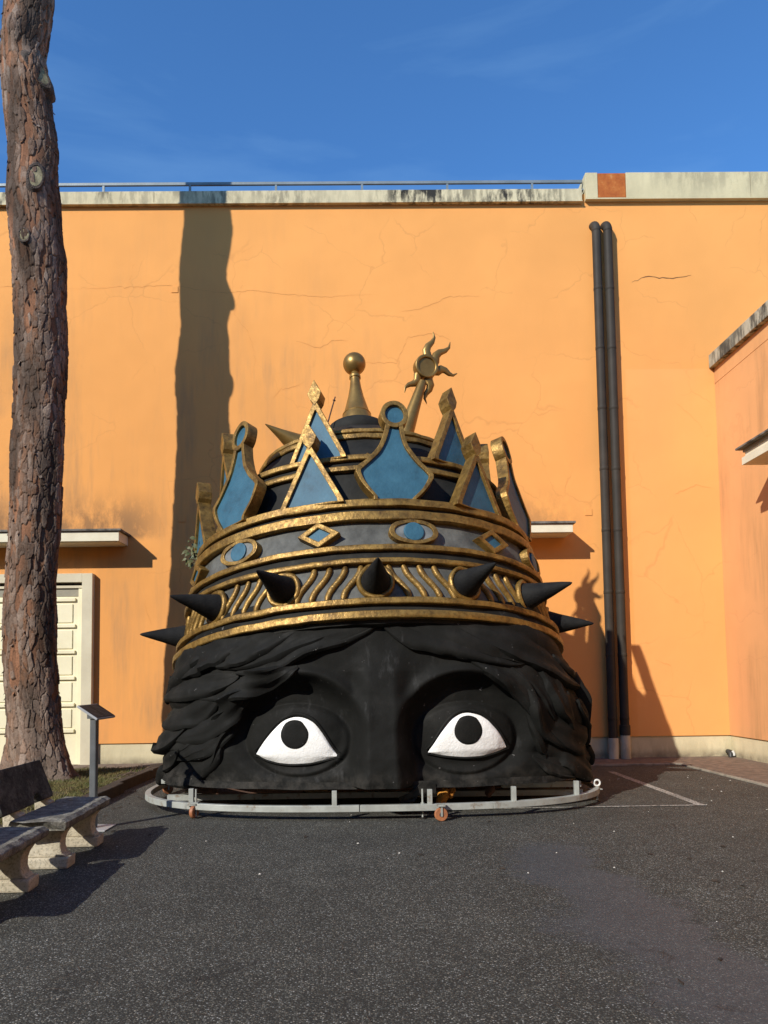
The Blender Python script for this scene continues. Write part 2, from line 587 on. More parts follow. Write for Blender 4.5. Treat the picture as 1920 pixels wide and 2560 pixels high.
M['foam'] = simple('yellow_foam', (.65, .30, .045), (.48, .19, .03), 9, .95, bscale=35, bstr=.9, bdist=.03)
t = NT('bench_stone')
x, y, z = t.xyz()
n = t.noise(3.5, 8, .68)
c = t.ramp(n, [(.3, (.42, .37, .27)), (.6, (.58, .52, .40)), (.8, (.66, .61, .49))])
sp = t.ramp(t.noise(45, 5, .7), [(.36, .55), (.5, 1.0)])
c = t.mix(1.0, c, sp, 'MULTIPLY')
M['bench'] = t.done(c, .9, 0, t.bump(t.noise(40, 6, .7), .55, .012), .2)
t = NT('bench_stone_lichen')
n = t.noise(6, 8, .72)
c = t.ramp(n, [(.30, (.022, .021, .019)), (.48, (.060, .058, .050)), (.62, (.13, .125, .105)), (.8, (.33, .31, .26))])
c = t.mix(1.0, c, t.ramp(t.noise(60, 5, .7), [(.34, .5), (.55, 1.15)]), 'MULTIPLY')
M['benchtop'] = t.done(c, .95, 0, t.bump(t.noise(38, 6, .7), .8, .014), .2)
t = NT('bench_seat_stone')
c = t.ramp(t.noise(7, 6, .72), [(.30, (.07, .066, .055)), (.48, (.17, .16, .135)), (.62, (.29, .275, .225)), (.8, (.47, .43, .35))])
c = t.mix(1.0, c, t.ramp(t.noise(60, 4, .7), [(.34, .5), (.55, 1.15)]), 'MULTIPLY')
M['benchseat'] = t.done(c, .95, 0, t.bump(t.noise(38, 5, .7), .8, .014), .2)
M['alu'] = simple('brushed_aluminium', (.42, .43, .44), (.34, .35, .36), 6, .5, .25, bstr=.03)
M['alu_dark'] = simple('grey_post_paint', (.16, .17, .175), (.12, .13, .135), 6, .4, .3, bstr=.05)
M['panel_print'] = simple('dark_printed_panel', (.018, .017, .016), (.034, .03, .028), 2, .6, bstr=.02, spec=.25)
M['print_line'] = simple('panel_text_grey', (.20, .19, .17), (.14, .13, .12), 30, .6)
M['leaf'] = simple('weed_leaf', (.060, .085, .025), (.11, .10, .03), 12, .6)
M['chip'] = simple('pale_chip', (.55, .52, .46), (.38, .35, .30), 30, .8)
M['deadleaf'] = simple('dead_leaf', (.045, .03, .018), (.022, .016, .011), 12, .9)
M['knot'] = simple('sawn_knot_wood', (.34, .30, .17), (.13, .11, .06), 9, .9, bscale=60, bstr=.5)
M['knot_dark'] = simple('knot_hollow', (.03, .022, .014), (.018, .014, .01), 14, .95)
M['knot_bark'] = simple('knot_bark', (.10, .072, .055), (.035, .027, .021), 16, .95, bscale=45, bstr=.9, bdist=.03)
t = NT('pine_bark')
at = t.n.new('ShaderNodeAttribute')
at.attribute_name = 'bark'
c = t.mix(1.0, at.outputs['Color'], t.ramp(t.noise(40, 6, .7), [(.28, .62), (.7, 1.25)]), 'MULTIPLY')
c = t.mix(1.0, c, (.93, .86, .80), 'MULTIPLY')
M['bark'] = t.done(c, .9, 0, t.bump(t.noise(70, 5, .65), .5, .008), .2)

# ================================================================== SETTING
D = 14.8                                       # distance of the orange wall
PZ = .44                                       # top of the plinth
# ground: one sheet to the horizon
me = MB().add([(-600, -600, 0), (600, -600, 0), (600, 900, 0), (-600, 900, 0)], [(0, 1, 2, 3)]).mesh('ground', fix=False)
ground = props(link('ground', me, None, M['asphalt']), 'dark grey speckled asphalt yard', None, None, 'structure')

# painted parking lines
def line_quad(name, pts, label):
    me = MB().add(pts, [(0, 1, 2, 3)]).mesh(name)
    return props(link(name, me, None, M['paint']), label, None, None, 'structure')


xl = 4.10
line_quad('painted_line', [(xl, 9.50, .004), (xl + .11, 9.50, .004), (xl + .11, 12.9, .004), (xl, 12.9, .004)], 'worn white parking line running to the wall')
line_quad('painted_line', [(-.4, 9.38, .008), (4.21, 9.43, .008), (4.21, 9.49, .008), (-.4, 9.44, .008)], 'thin white line passing under the trolley')

# pavements
pav = props(link('pavement', MB().box(-14, 3.9, 13.96, D + .029, -.05, .040).mesh('pavement', bevel=.008), None, M['kerb']), 'narrow stone pavement along the orange wall', None, None, 'structure')
slab = None
for r, (ya, yb) in enumerate(((13.99, 14.37), (14.39, 14.77))):
    x = -13.9 + r * .31
    while x < 3.2:
        if slab is None:
            slab = MB().box(0, .61, 0, .38, -.02, .02).mesh('paving_slab', bevel=.006)
        link('paving_slab', slab, pav, M['pave'], Matrix.Translation((x, ya, .036 + random.uniform(-.003, .003))))
        x += .625
rp_ = MB()
cornerX_ = atY(1825, 1832, D).x
rp_.prism([(3.95, 13.85), (5.75, 13.85), (5.82, 11.2), (5.9, 4.5), (cornerX_ + .029, 4.5), (cornerX_ + .029, D + .029), (3.95, D + .029)], -.05, .032)
props(rp_.build('pavement_side', M['pave_set'], bevel=.006), 'brown cobbled pavement in the corner of the two walls', None, None, 'structure')
kb = MB()
kb.prism([(3.95, 13.77), (5.70, 13.77), (5.70, 13.84), (3.95, 13.84)], -.05, .03)
kb.prism([(5.715, 13.84), (5.67, 13.84), (5.74, 11.2), (5.82, 4.5), (5.89, 4.5), (5.81, 11.2)], -.05, .027)
props(kb.build('kerb', M['kerb'], bevel=.006), 'low pale kerb edging the cobbled pavement', None, None, 'structure')

# lawn
props(link('lawn', MB().box(-16, -3.72, 8.2, 13.94, -.05, .07).mesh('lawn', bevel=.02), None, M['soil']), 'patchy brown lawn around the pine', None, None, 'structure')
V, F = [], []
for k in range(26000):
    x = -3.78 - abs(random.gauss(0, 1)) * 1.6
    y = random.uniform(8.4, 13.9)
    if mnoise.noise(Vector((x * 1.7, y * 1.7, 4))) < -.22 and random.random() < .8: continue
    h = random.uniform(.02, .065)
    a = random.uniform(0, 2 * pi)
    w = .005
    lx, ly = random.gauss(0, .03), random.gauss(0, .03)
    b = len(V)
    V += [(x - w * cos(a), y - w * sin(a), .068), (x + w * cos(a), y + w * sin(a), .068), (x + lx, y + ly, .068 + h)]
    F.append((b, b + 1, b + 2))
me = bpy.data.meshes.new('grass')
me.from_pydata(V, [], F)
props(link('grass', me, None, M['grass']), 'short dry grass on the lawn', 'grass', None, 'stuff')

# timber edging of the lawn
tb = empty('timber_edging', (-3.62, 11.3, 0), 'old dark timber beams edging the lawn', 'edging')
for (y0, y1, dx, rz) in ((9.0, 11.3, 0, .012), (11.33, 13.7, -.05, -.02)):
    b = MB()
    n = 9
    for i in range(n):
        pass
    b.box(-.085, .085, (y0 - y1) / 2, (y1 - y0) / 2, -.02, .15)
    b.build('beam', M['timber'], tb, Matrix.Translation((-3.60 + dx, (y0 + y1) / 2, 0)) @ Matrix.Rotation(rz, 4, 'Z'), bevel=.02, rough=.015, rscale=4)

# ================================================================== ORANGE BUILDING
ZT = atY(960, 508, D).z                        # underside of the fascia at the wall
bld = empty('orange_building', (0, D, 0), 'long orange plaster building with pale stained roof fascia', 'building')
cornerX = atY(1825, 1832, D).x
b = MB()
b.box(-21.9, cornerX + 12, D, D + 9, PZ, ZT + .16)
b.build('wall', M['wall'], bld)
pl = MB()
pl.box(-21.9, -9.45, D + .03, D + .3, 0, PZ - .002)
pl.box(atY(236, 1800, D).x, cornerX + .2, D + .03, D + .3, 0, PZ - .002)
pl.build('plinth', M['plinth'], bld, bevel=.006)
# fascia slabs
fy = D - .085
xs = [-21.8, -18, -13.2, -8.2, atY(385, 488, fy).x, atY(1005, 488, fy).x, atY(1455, 470, fy).x]
z0, z1 = atY(700, 505, fy).z, atY(700, 476, fy).z
for a, c in zip(xs[:-1], xs[1:]):
    MB().box(a + .004, c - .004, fy, D + .35, z0, z1).build('fascia_slab', M['fascia'], bld, bevel=.008)
MB().box(-21.8, xs[-1], fy - .015, D + .36, z0 - .028, z0 - .003).build('drip_edge', M['fascia'], bld)
zr0, zr1 = atY(1700, 494, fy).z, atY(1700, 431, fy).z
xr = [atY(1463, 460, fy).x, atY(1494, 460, fy).x, atY(1564, 460, fy).x, atY(1876, 460, fy).x, cornerX + 12]
for i, (a, c) in enumerate(zip(xr[:-1], xr[1:])):
    if i == 1:
        continue
    MB().box(a + .004, c - .004, fy - .012, D + 1.2, zr0, zr1).build('fascia_slab', M['fascia_r'], bld, bevel=.008)
o = MB().box(xr[1] + .002, xr[2] - .002, fy - .006, D + .5, zr0 + .01, zr1 - .012).build('fascia_patch', M['rust'], bld, bevel=.004)
o['label'] = 'rust-red metal sheet patching the fascia'
MB().box(xr[0], cornerX + 12, fy - .022, D + .3, zr0 - .03, zr0 - .004).build('drip_edge', M['fascia_r'], bld)
# roof edge flashing and railing
MB().box(-21.8, xr[0] - .02, D - .03, D + .4, z1 + .003, z1 + .035).build('roof_flashing', M['rail'], bld)
zra = atY(700, 459, D + .05).z
rl = MB().box(-21.8, xr[0] - .02, D + .03, D + .08, zra - .03, zra + .03).build('railing', M['rail'], bld, bevel=.006)
post = None
for px in (-180, 42, 259, 475, 690, 905, 1118, 1330):
    x = atY(px, 466, D + .05).x
    if post is None:
        post = MB().box(-.022, .022, -.02, .02, 0, zra - .03 - z1 - .03).mesh('railing_post')
    link('railing_post', post, rl, M['rail'], Matrix.Translation((x, D + .055, z1 + .032)))
# small flush plates
for (px, py, s) in ((437, 724, .065), (455, 1297, .065), (1471, 1280, .07)):
    p = atY(px, py, D)
    q = MB().box(p.x - s, p.x + s, D - .012, D + .005, p.z - s, p.z + s)
    q.build('wall_plate', M['wall'], bld, bevel=.004)


def crack(pts, w, mat='crack', seed=0):
    r = random.Random(seed)
    P = []
    for (a, bq) in zip(pts[:-1], pts[1:]):
        n = max(2, int(math.dist(a, bq) / 7))
        for i in range(n):
            f = i / n
            P.append((a[0] + (bq[0] - a[0]) * f + r.gauss(0, 1.1), a[1] + (bq[1] - a[1]) * f + r.gauss(0, 1.3)))
    P.append(pts[-1])
    m = MB()
    vs = []
    for i, (px, py) in enumerate(P):
        p = atY(px, py, D)
        taper = min(1, .25 + 3 * min(i, len(P) - 1 - i) / len(P))
        ww = w * taper * r.uniform(.6, 1.3)
        vs += [(p.x, D - .003, p.z + ww), (p.x, D - .003, p.z - ww)]
    m.add(vs, [(2 * i, 2 * i + 1, 2 * i + 3, 2 * i + 2) for i in range(len(P) - 1)])
    m.build('crack', M[mat], bld, fix=False)


crack([(1578, 704), (1595, 702), (1613, 692), (1640, 692), (1672, 696), (1690, 694), (1728, 688)], .008, 'crack', 1)
crack([(160, 724), (230, 721), (320, 718), (420, 714), (470, 720), (560, 732), (640, 727), (700, 735), (800, 742), (930, 736)], .0028, 'crack_faint', 2)
crack([(0, 716), (20, 716), (60, 720)], .004, 'crack_faint', 3)
crack([(637, 612), (606, 632), (608, 700), (586, 785), (620, 830), (640, 900), (622, 960)], .0035, 'crack_faint', 4)
crack([(320, 716), (335, 660), (338, 640)], .003, 'crack_faint', 5)
crack([(900, 905), (990, 908), (1020, 845), (1080, 832), (1120, 845), (1140, 900)], .0035, 'crack_faint', 6)
crack([(1000, 780), (1060, 770), (1120, 742), (1200, 740)], .0035, 'crack_faint', 7)
crack([(740, 850), (770, 862), (800, 870), (830, 850), (870, 852)], .0035, 'crack_faint', 8)
crack([(1688, 1005), (1750, 1060), (1762, 1090), (1778, 1085)], .003, 'crack_faint', 9)
crack([(1580, 1580), (1590, 1620), (1594, 1655)], .003, 'crack_faint', 10)
crack([(1640, 1650), (1676, 1664), (1682, 1700), (1678, 1750)], .003, 'crack_faint', 11)
crack([(395, 1285), (410, 1320), (412, 1350)], .004, 'crack_faint', 12)
crack([(368, 1485), (362, 1510), (370, 1540), (380, 1565)], .004, 'crack_faint', 13)
crack([(1685, 1243), (1695, 1232), (1740, 1212), (1780, 1220)], .003, 'crack_faint', 14)
crack([(680, 1000), (700, 975), (735, 968), (760, 955)], .003, 'crack_faint', 15)


# canopies of the orange building
def canopy(x0, x1, zt, dep, h, name='canopy'):
    c_ = MB().box(x0, x1, D - dep, D + .01, zt - h, zt).build(name, M['canopy'], bld, bevel=.006)
    MB().box(x0 - .03, x1 + .05, D - dep - .04, D + .01, zt + .003, zt + .045).build('cap', M['slate'], c_, bevel=.008, rough=.006, rscale=6)
    MB().box(x0 + .04, x1 - .04, D - dep + .05, D - .02, zt - h - .012, zt - h + .004).build('soffit', M['canopy'], c_)
    return c_


CD = .56
p1 = atY(297, 1328, D - CD)
p2 = atY(297, 1352, D - CD)
canopy(-13, p1.x, p1.z, CD, p1.z - p2.z)
p1 = atY(1432, 1309, D - CD)
p2 = atY(1432, 1330, D - CD)
canopy(1.2, p1.x, p1.z, CD, p1.z - p2.z)

# panelled door with its surround
fx1 = atY(231, 1440, D - .13).x
fz1 = atY(231, 1433, D - .13).z
dx0 = -9.2
fw = .20
fr = MB()
fr.box(fx1 - fw, fx1, D - .13, D + .02, 0, fz1)
fr.box(dx0 - fw, dx0, D - .13, D + .02, 0, fz1)
fr.box(dx0 + .001, fx1 - fw - .001, D - .13, D + .02, fz1 - .17, fz1)
fr.build('door_surround', M['doorframe'], bld, bevel=.006)
dr = MB()
dr.box(dx0, fx1 - fw, D - .015, D + .06, 0.03, fz1 - .17)
door = dr.build('door', M['door'], bld)
door['label'] = 'cream panelled door behind the pine trunk'
dz = atY(200, 1447, D).z
zA = atY(200, 1464, D).z
zB = atY(200, 1491, D).z
MB().box(dx0 + .02, fx1 - fw - .02, D - .022, D - .017, zA, fz1 - .18).build('transom_glass', M['glass'], door)
MB().box(dx0 + .01, fx1 - fw - .005, D - .06, D - .02, zA - .055, zA - .005).build('transom_bar', M['doorframe'], door, bevel=.004)
MB().box(dx0 + .02, fx1 - fw - .10, D - .024, D - .016, zB, zA - .06).build('head_shade_strip', M['recess'], door)  # grey strip: shading below the transom bar painted into its colour
MB().box(fx1 - fw - .095, fx1 - fw - .003, D - .045, D - .017, .04, zA - .06).build('stile', M['door'], door, bevel=.004)
xpr = atY(183, 1600, D).x
zz = [atY(180, 1280 + .3028 * q, D).z for q in (725, 940, 1155, 1370, 1590, 1805)]
for k, z in enumerate(zz):
    for (xa, xb) in ((xpr - 1.05, xpr), (xpr - 2.3, xpr - 1.23)):
        MB().box(xa - .03, xb + .05, D - .055, D - .014, z - .035, z + .03).build('rail_moulding', M['door'], door, bevel=.006)
        if k:
            MB().box(xa, xb - .005, D - .034, D - .013, z + .06, zz[k - 1] - .085).build('panel', M['door'], door, bevel=.012)

# ------------------------------------------------ drain pipes
for (pt, pb, foot, lab) in ((1490, 1534, 1845, 'left of two brown downpipes on the orange wall'), (1517, 1566, 1838, 'right of two brown downpipes, with a joint near its foot')):
    xt = .5 * (atY(pt, 565, D - .13).x + atY(pb, 1880, D - .13).x)
    zt = atY(pt, 572, D - .13).z
    zf = atY(pb, foot, D - .13).z
    r = .085
    e = empty('drain_pipe', (xt, D - .13, .03), lab, 'pipe', 'brown downpipes')
    MB().lathe([(r, zf - .02), (r, zt)], 20, Matrix.Translation((xt, D - .13, 0))).build('pipe', M['pipe'], e, smooth=True)
    pts = [(xt, D - .13, zt)] + [(xt - .02 * sin(a * pi / 16), D - .13 + .14 * (1 - cos(a * pi / 16)), zt + .12 * sin(a * pi / 16)) for a in range(1, 9)] + [(xt - .03, D + .06, zt + .12)]
    MB().tube(pts, r * 1.02, 16).build('elbow', M['pipe'], e, smooth=True)
    col_me = MB().lathe([(r + .001, -.04), (r + .005, -.035), (r + .005, .02), (r + .002, .03)], 20).mesh('collar', smooth=True)
    z = zt - .02
    while z > .8:
        link('collar', col_me, e, M['pipe'], Matrix.Translation((xt, D - .13, z)))
        z -= 1.22
    MB().lathe([(r + .012, .03), (r + .012, zf - .005), (r + .004, zf)], 20, Matrix.Translation((xt, D - .13, 0))).build('boot', M['pipe_foot'], e, smooth=True)
    if foot == 1838:
        MB().lathe([(r + .004, zf + .002), (r + .016, zf + .012), (r + .016, zf + .19), (r + .004, zf + .20)], 20, Matrix.Translation((xt, D - .13, 0))).build('socket', M['pipe'], e, smooth=True)
    br = MB().box(-.012, .012, 0, .1, -.015, .015).mesh('bracket')
    for z in (2.5, 5.5, 8.5):
        link('bracket', br, e, M['pipe'], Matrix.Translation((xt, D - .085, z)))

# small outlet at the foot of the corner
p = atY(1829, 1888, D - .1)
e = empty('outlet_pipe', (cornerX - .09, D - .12, .03), 'small black and white outlet pipe in the wall corner', 'pipe')
MB().tube([(cornerX - .075, D - .03, .13), (cornerX - .075, D - .12, .13), (cornerX - .08, D - .16, .10), (cornerX - .085, D - .17, .035)], .045, 12).build('bend', M['black_plastic'], e, smooth=True)
MB().tube([(cornerX - .05, D - .15, .145), (cornerX - .03, D - .155, .10), (cornerX - .03, D - .155, .06)], .04, 10).build('sleeve', M['white_plastic'], e, smooth=True)

# ================================================================== SIDE BUILDING on the right
sb = empty('side_building', (cornerX, 10, 0), 'lower orange building on the right with grey coping', 'building')
zc1 = atY(1771, 889, D).z
ovh = cornerX - atY(1771, 900, D).x
zc0 = zc1 - .27
zf0 = atY(1773, 960, D).z
MB().box(cornerX, cornerX + 12, -6, D - .002, PZ, zf0 + .1).build('wall', M['wall2'], sb)
MB().box(cornerX + .03, cornerX + .2, -6, D + .027, 0, PZ - .002).build('plinth', M['plinth'], sb, bevel=.006)
MB().box(cornerX - ovh + .10, cornerX + 12, -6, D - .004, zf0, zc0 - .002).build('eaves_band', M['wall2'], sb, bevel=.006)
y = D - .006
while y > -5:
    y2 = y - (1.0 if y > D - .1 else 2.4)
    MB().box(cornerX - ovh, cornerX + 12, y2 + .004, y - .004, zc0, zc1).build('coping_slab', M['coping'], sb, bevel=.01)
    y = y2
# door canopy on the side wall, its far end in view
can_p = atY(1853, 1119, 13.3)
cdp = .72
Yc = cdp * 0 + (cornerX - cdp) / can_p.x * 13.3 if can_p.x > 0 else 13.2
cp = atY(1853, 1119, Yc)
zc = cp.z
cc = MB().box(cornerX - cdp, cornerX + .01, 6.0, Yc, zc - .30, zc - .175).build('canopy', M['canopy'], sb, bevel=.004)
MB().box(cornerX - cdp + .04, cornerX + .01, 6.0, Yc - .04, zc - .175, zc - .09).build('canopy_step', M['canopy'], cc, bevel=.004)
MB().box(cornerX - cdp - .07, cornerX + .01, 5.9, Yc + .07, zc - .032, zc).build('cap', M['slate'], cc, bevel=.004)
MB().box(cornerX - cdp + .02, cornerX + .01, 6.0, Yc - .01, zc - .09, zc - .033).build('frieze', M['recess'], cc)

# ================================================================== ADDED UNSEEN BUILDINGS, blocking low sky to deepen the shade
ob = empty('sky_block_rear', (0, -15, 0), 'added unseen orange building behind the viewer, blocking low sky light', 'building')
MB().box(-60, 60, -27, -15, .45, 13.2).build('wall', M['wall2'], ob)
MB().box(-60, 60, -15, -14.97, 0, .45).build('plinth', M['plinth'], ob)
MB().box(-60.1, 60.1, -27, -14.88, 13.202, 13.6).build('coping', M['coping'], ob)
for k in range(-6, 7):
    wdw = MB().box(k * 6 - 1.0, k * 6 + 1.0, -15.01, -14.985, 3.2, 5.6).build('window', M['glass'], ob)
    MB().box(k * 6 - 1.1, k * 6 + 1.1, -15.0, -14.90, 3.06, 3.198).build('sill', M['canopy'], wdw)
lb = empty('sky_block_left', (-22, 0, 0), 'added unseen orange building far to the left, blocking low sky light', 'building')  # added out of view on the left to cut the sky fill
MB().box(-34, -22, -14.8, 40, .45, 11.6).build('wall', M['wall2'], lb)
MB().box(-22, -21.97, -14.8, 40, 0, .45).build('plinth', M['plinth'], lb)
MB().box(-34, -21.88, -14.85, 40, 11.602, 12.0).build('coping', M['coping'], lb)
for k in range(-2, 3):
    wdw = MB().box(-22.015, -21.985, k * 5 - 1.0, k * 5 + 1.0, 3.2, 5.6).build('window', M['glass'], lb)
    MB().box(-22.0, -21.90, k * 5 - 1.1, k * 5 + 1.1, 3.06, 3.198).build('sill', M['canopy'], wdw)

# ================================================================== CROWNED HEAD SCULPTURE
HY = 10.70                                     # depth of the head's axis
HX = atY(935, 1850, HY).x
HZ0 = .37                                      # underside of the head
X0 = .5 * (atY(742, 1848, 9.0).x + atY(1166, 1838, 9.0).x)     # plane of symmetry of the face
ZE = .5 * (atY(742, 1848, 9.0).z + atY(1166, 1838, 9.0).z)
NP = 2.5
sculpt = empty('crowned_head_sculpture', (HX, HY, .20), 'giant black sculpted head with painted white eyes and a gold and blue spiked crown', 'sculpture')


def sstep(a, b, v):
    t_ = np.clip((v - a) / (b - a), 0, 1)
    return t_ * t_ * (3 - 2 * t_)


_az = np.array([.30, .60, 1.0, 1.4, 1.7, 2.0, 2.3, 2.7])
_aa = np.array([2.80, 2.80, 2.74, 2.66, 2.58, 2.50, 2.36, 2.05])
_bb = np.array([1.62, 1.66, 1.70, 1.76, 1.80, 1.80, 1.76, 1.60])


def lump(x, y, z, s=1.0):
    return (np.sin(2.3 * x * s + 1.7 * z * s + .4) * np.sin(1.9 * z * s - 1.1 * y * s) + .5 * np.sin(4.7 * x * s - 3.1 * z * s + 1.0) * np.sin(3.7 * y * s + 4.1 * z * s)) * .5


def face_feat(x, z):
    """how far the face stands out towards the viewer at (x, z), world metres"""
    xs_ = x - X0
    d = np.zeros_like(xs_)
    for e in (-1, 1):
        dx = xs_ - e * 1.0
        dz_ = z - (ZE + .10)
        rz = np.where(dz_ > 0, .60, .62)
        rr = np.sqrt((dx / np.where(dx * e > 0, .80, .70)) ** 2 + (dz_ / rz) ** 2)
        d -= .15 * sstep(1.18, .72, rr) * sstep(.33, .62, z)
        d += .075 * np.exp(-((rr - 1.12) / .13) ** 2) * sstep(-.15, .35, dz_)
        ee = (dx / .66) ** 2 + ((z - ZE + .03) / .44) ** 2
        d += .17 * np.sqrt(np.clip(1 - ee, 0, 1)) * sstep(0, .25, 1 - ee) ** .5
        # cheek
        d += .06 * np.exp(-((dx + e * .05) / .6) ** 2 - ((z - .42) / .16) ** 2)
    w = .36 - .05 * sstep(.4, 1.2, z)
    h = np.interp(z, [.3, .7, 1.05, 1.45, 1.75, 2.0], [.40, .36, .27, .15, .05, 0.0])
    prof = 1 - sstep(.42, 1.18, np.abs(xs_) / w)
    d += h * prof
    d += .05 * np.exp(-((np.abs(xs_) - .30) / .14) ** 2) * sstep(.62, .4, z)
    return d


def _side(pts):
    P_ = sorted((atY(x, y, 10.25).z, abs(atY(x, y, 10.25).x - HX) - .075) for x, y in pts)
    return np.array([p_[0] for p_ in P_]), np.array([p_[1] for p_ in P_])


_lz, _la = _side([(445, 1560), (432, 1640), (424, 1700), (404, 1752), (416, 1772), (403, 1800), (389, 1848), (382, 1866), (396, 1886), (398, 1910), (384, 1950), (384, 1985)])
_rz, _ra = _side([(1395, 1560), (1414, 1630), (1444, 1690), (1460, 1722), (1477, 1748), (1481, 1800), (1479, 1848), (1472, 1862), (1494, 1888), (1496, 1918), (1488, 1950), (1488, 1985)])


def plan(z, x=None):
    """half width towards the side on which x lies, and half depth"""
    if x is None: x = HX + 1
    a = np.where(np.asarray(x) < HX, np.interp(z, _lz, _la), np.interp(z, _rz, _ra))
    return np.where(np.asarray(z) > 1.95, np.minimum(a, np.interp(z, _az, _aa) + .08), a), np.interp(z, _az, _bb)


def front_y(x, z):
    a, b_ = plan(z, x)
    q = np.clip(np.abs((x - HX) / a), 0, .9995)
    fm = sstep(1.0, .72, q)
    return HY - b_ * (1 - q ** NP) ** (1 / NP) - face_feat(x, z) * fm


def on_head(px, py):
    Y = 9.0
    for _ in range(14):
        p = atY(px, py, Y)
        Y = .5 * Y + .5 * float(front_y(np.array(p.x), np.array(p.z)))
    p = atY(px, py, Y)
    a = float(plan(p.z, p.x)[0])
    if abs(p.x - HX) > .985 * a:
        p.x = HX + math.copysign(.985 * a, p.x - HX)
        p.y = float(front_y(np.array(p.x), np.array(p.z)))
    return p


def head_normal(p):
    e = .03
    x, z = np.array([p.x, p.x + e, p.x - e, p.x, p.x]), np.array([p.z, p.z, p.z, p.z + e, p.z - e])
    y = front_y(x, z)
    gx, gz = (y[1] - y[2]) / (2 * e), (y[3] - y[4]) / (2 * e)
    return Vector((gx, -1, gz)).normalized()


nth, nzz = 900, 230
ph = np.linspace(-pi, pi, nth, endpoint=False)
# more columns on the front
ph = ph - .35 * np.sin(ph)
zl = np.linspace(HZ0, 2.55, nzz)
PH, ZL = np.meshgrid(ph, zl)
sx_, cy_ = np.sin(PH), np.cos(PH)
A, B = plan(ZL, HX + sx_)
X = HX + A * np.sign(sx_) * np.abs(sx_) ** (2 / NP)
Yb = -B * np.sign(cy_) * np.abs(cy_) ** (2 / NP)
q = np.abs((X - HX) / A)
front = (cy_ > 0)
Y = HY + Yb - np.where(front, face_feat(X, ZL) * sstep(1.0, .72, np.clip(q, 0, .9995)), 0)
lm = lump(X, Y, ZL, 1.3) * .02 + lump(X, Y, ZL, 4.1) * .007
hairy = sstep(.55, .8, q)
strand = np.sin(14 * ZL + 5.5 * X * np.sign(X - HX) + 2.5 * np.sin(2 * ZL)) * .028 * hairy
nx, ny = np.sign(sx_) * np.abs(sx_), -cy_
X = X + nx * (lm + strand)
Y = Y + ny * (lm + strand)
Vh = np.stack([X, Y, ZL], -1)
face = link('head', grid_mesh('head', Vh, nth, nzz, True), sculpt, M['black'])

# base flange the head stands on
fl = MB()
vs = []
NF = 120
for (k, zz_) in ((1.012, HZ0 + .045), (1.020, HZ0 - .035), (.96, HZ0 - .035)):
    for i in range(NF):
        w = 2 * pi * i / NF
        s_, c_ = sin(w), cos(w)
        x = HX + 2.80 * k * np.sign(s_) * abs(s_) ** (2 / NP)
        y = HY - 1.68 * k * np.sign(c_) * abs(c_) ** (2 / NP)
        vs.append((x, y - (.05 if c_ > 0 else 0) * k, zz_ + .012 * mnoise.noise(Vector((x * 2, y * 2, 3)))))
fl.add(vs, [(r * NF + i, r * NF + (i + 1) % NF, (r + 1) * NF + (i + 1) % NF, (r + 1) * NF + i) for r in range(2) for i in range(NF)])
fl.build('base_flange', M['black'], sculpt, fix=False)
# floor of the shell, so that no light leaks in
fl = MB()
fl.add([(HX + 2.62 * np.sign(sin(w)) * abs(sin(w)) ** .8, HY - 1.5 * np.sign(cos(w)) * abs(cos(w)) ** .8, HZ0 + .01) for w in [2 * pi * i / 60 for i in range(60)]], [tuple(range(60))])
fl.build('underside', M['timber'], sculpt, fix=False)

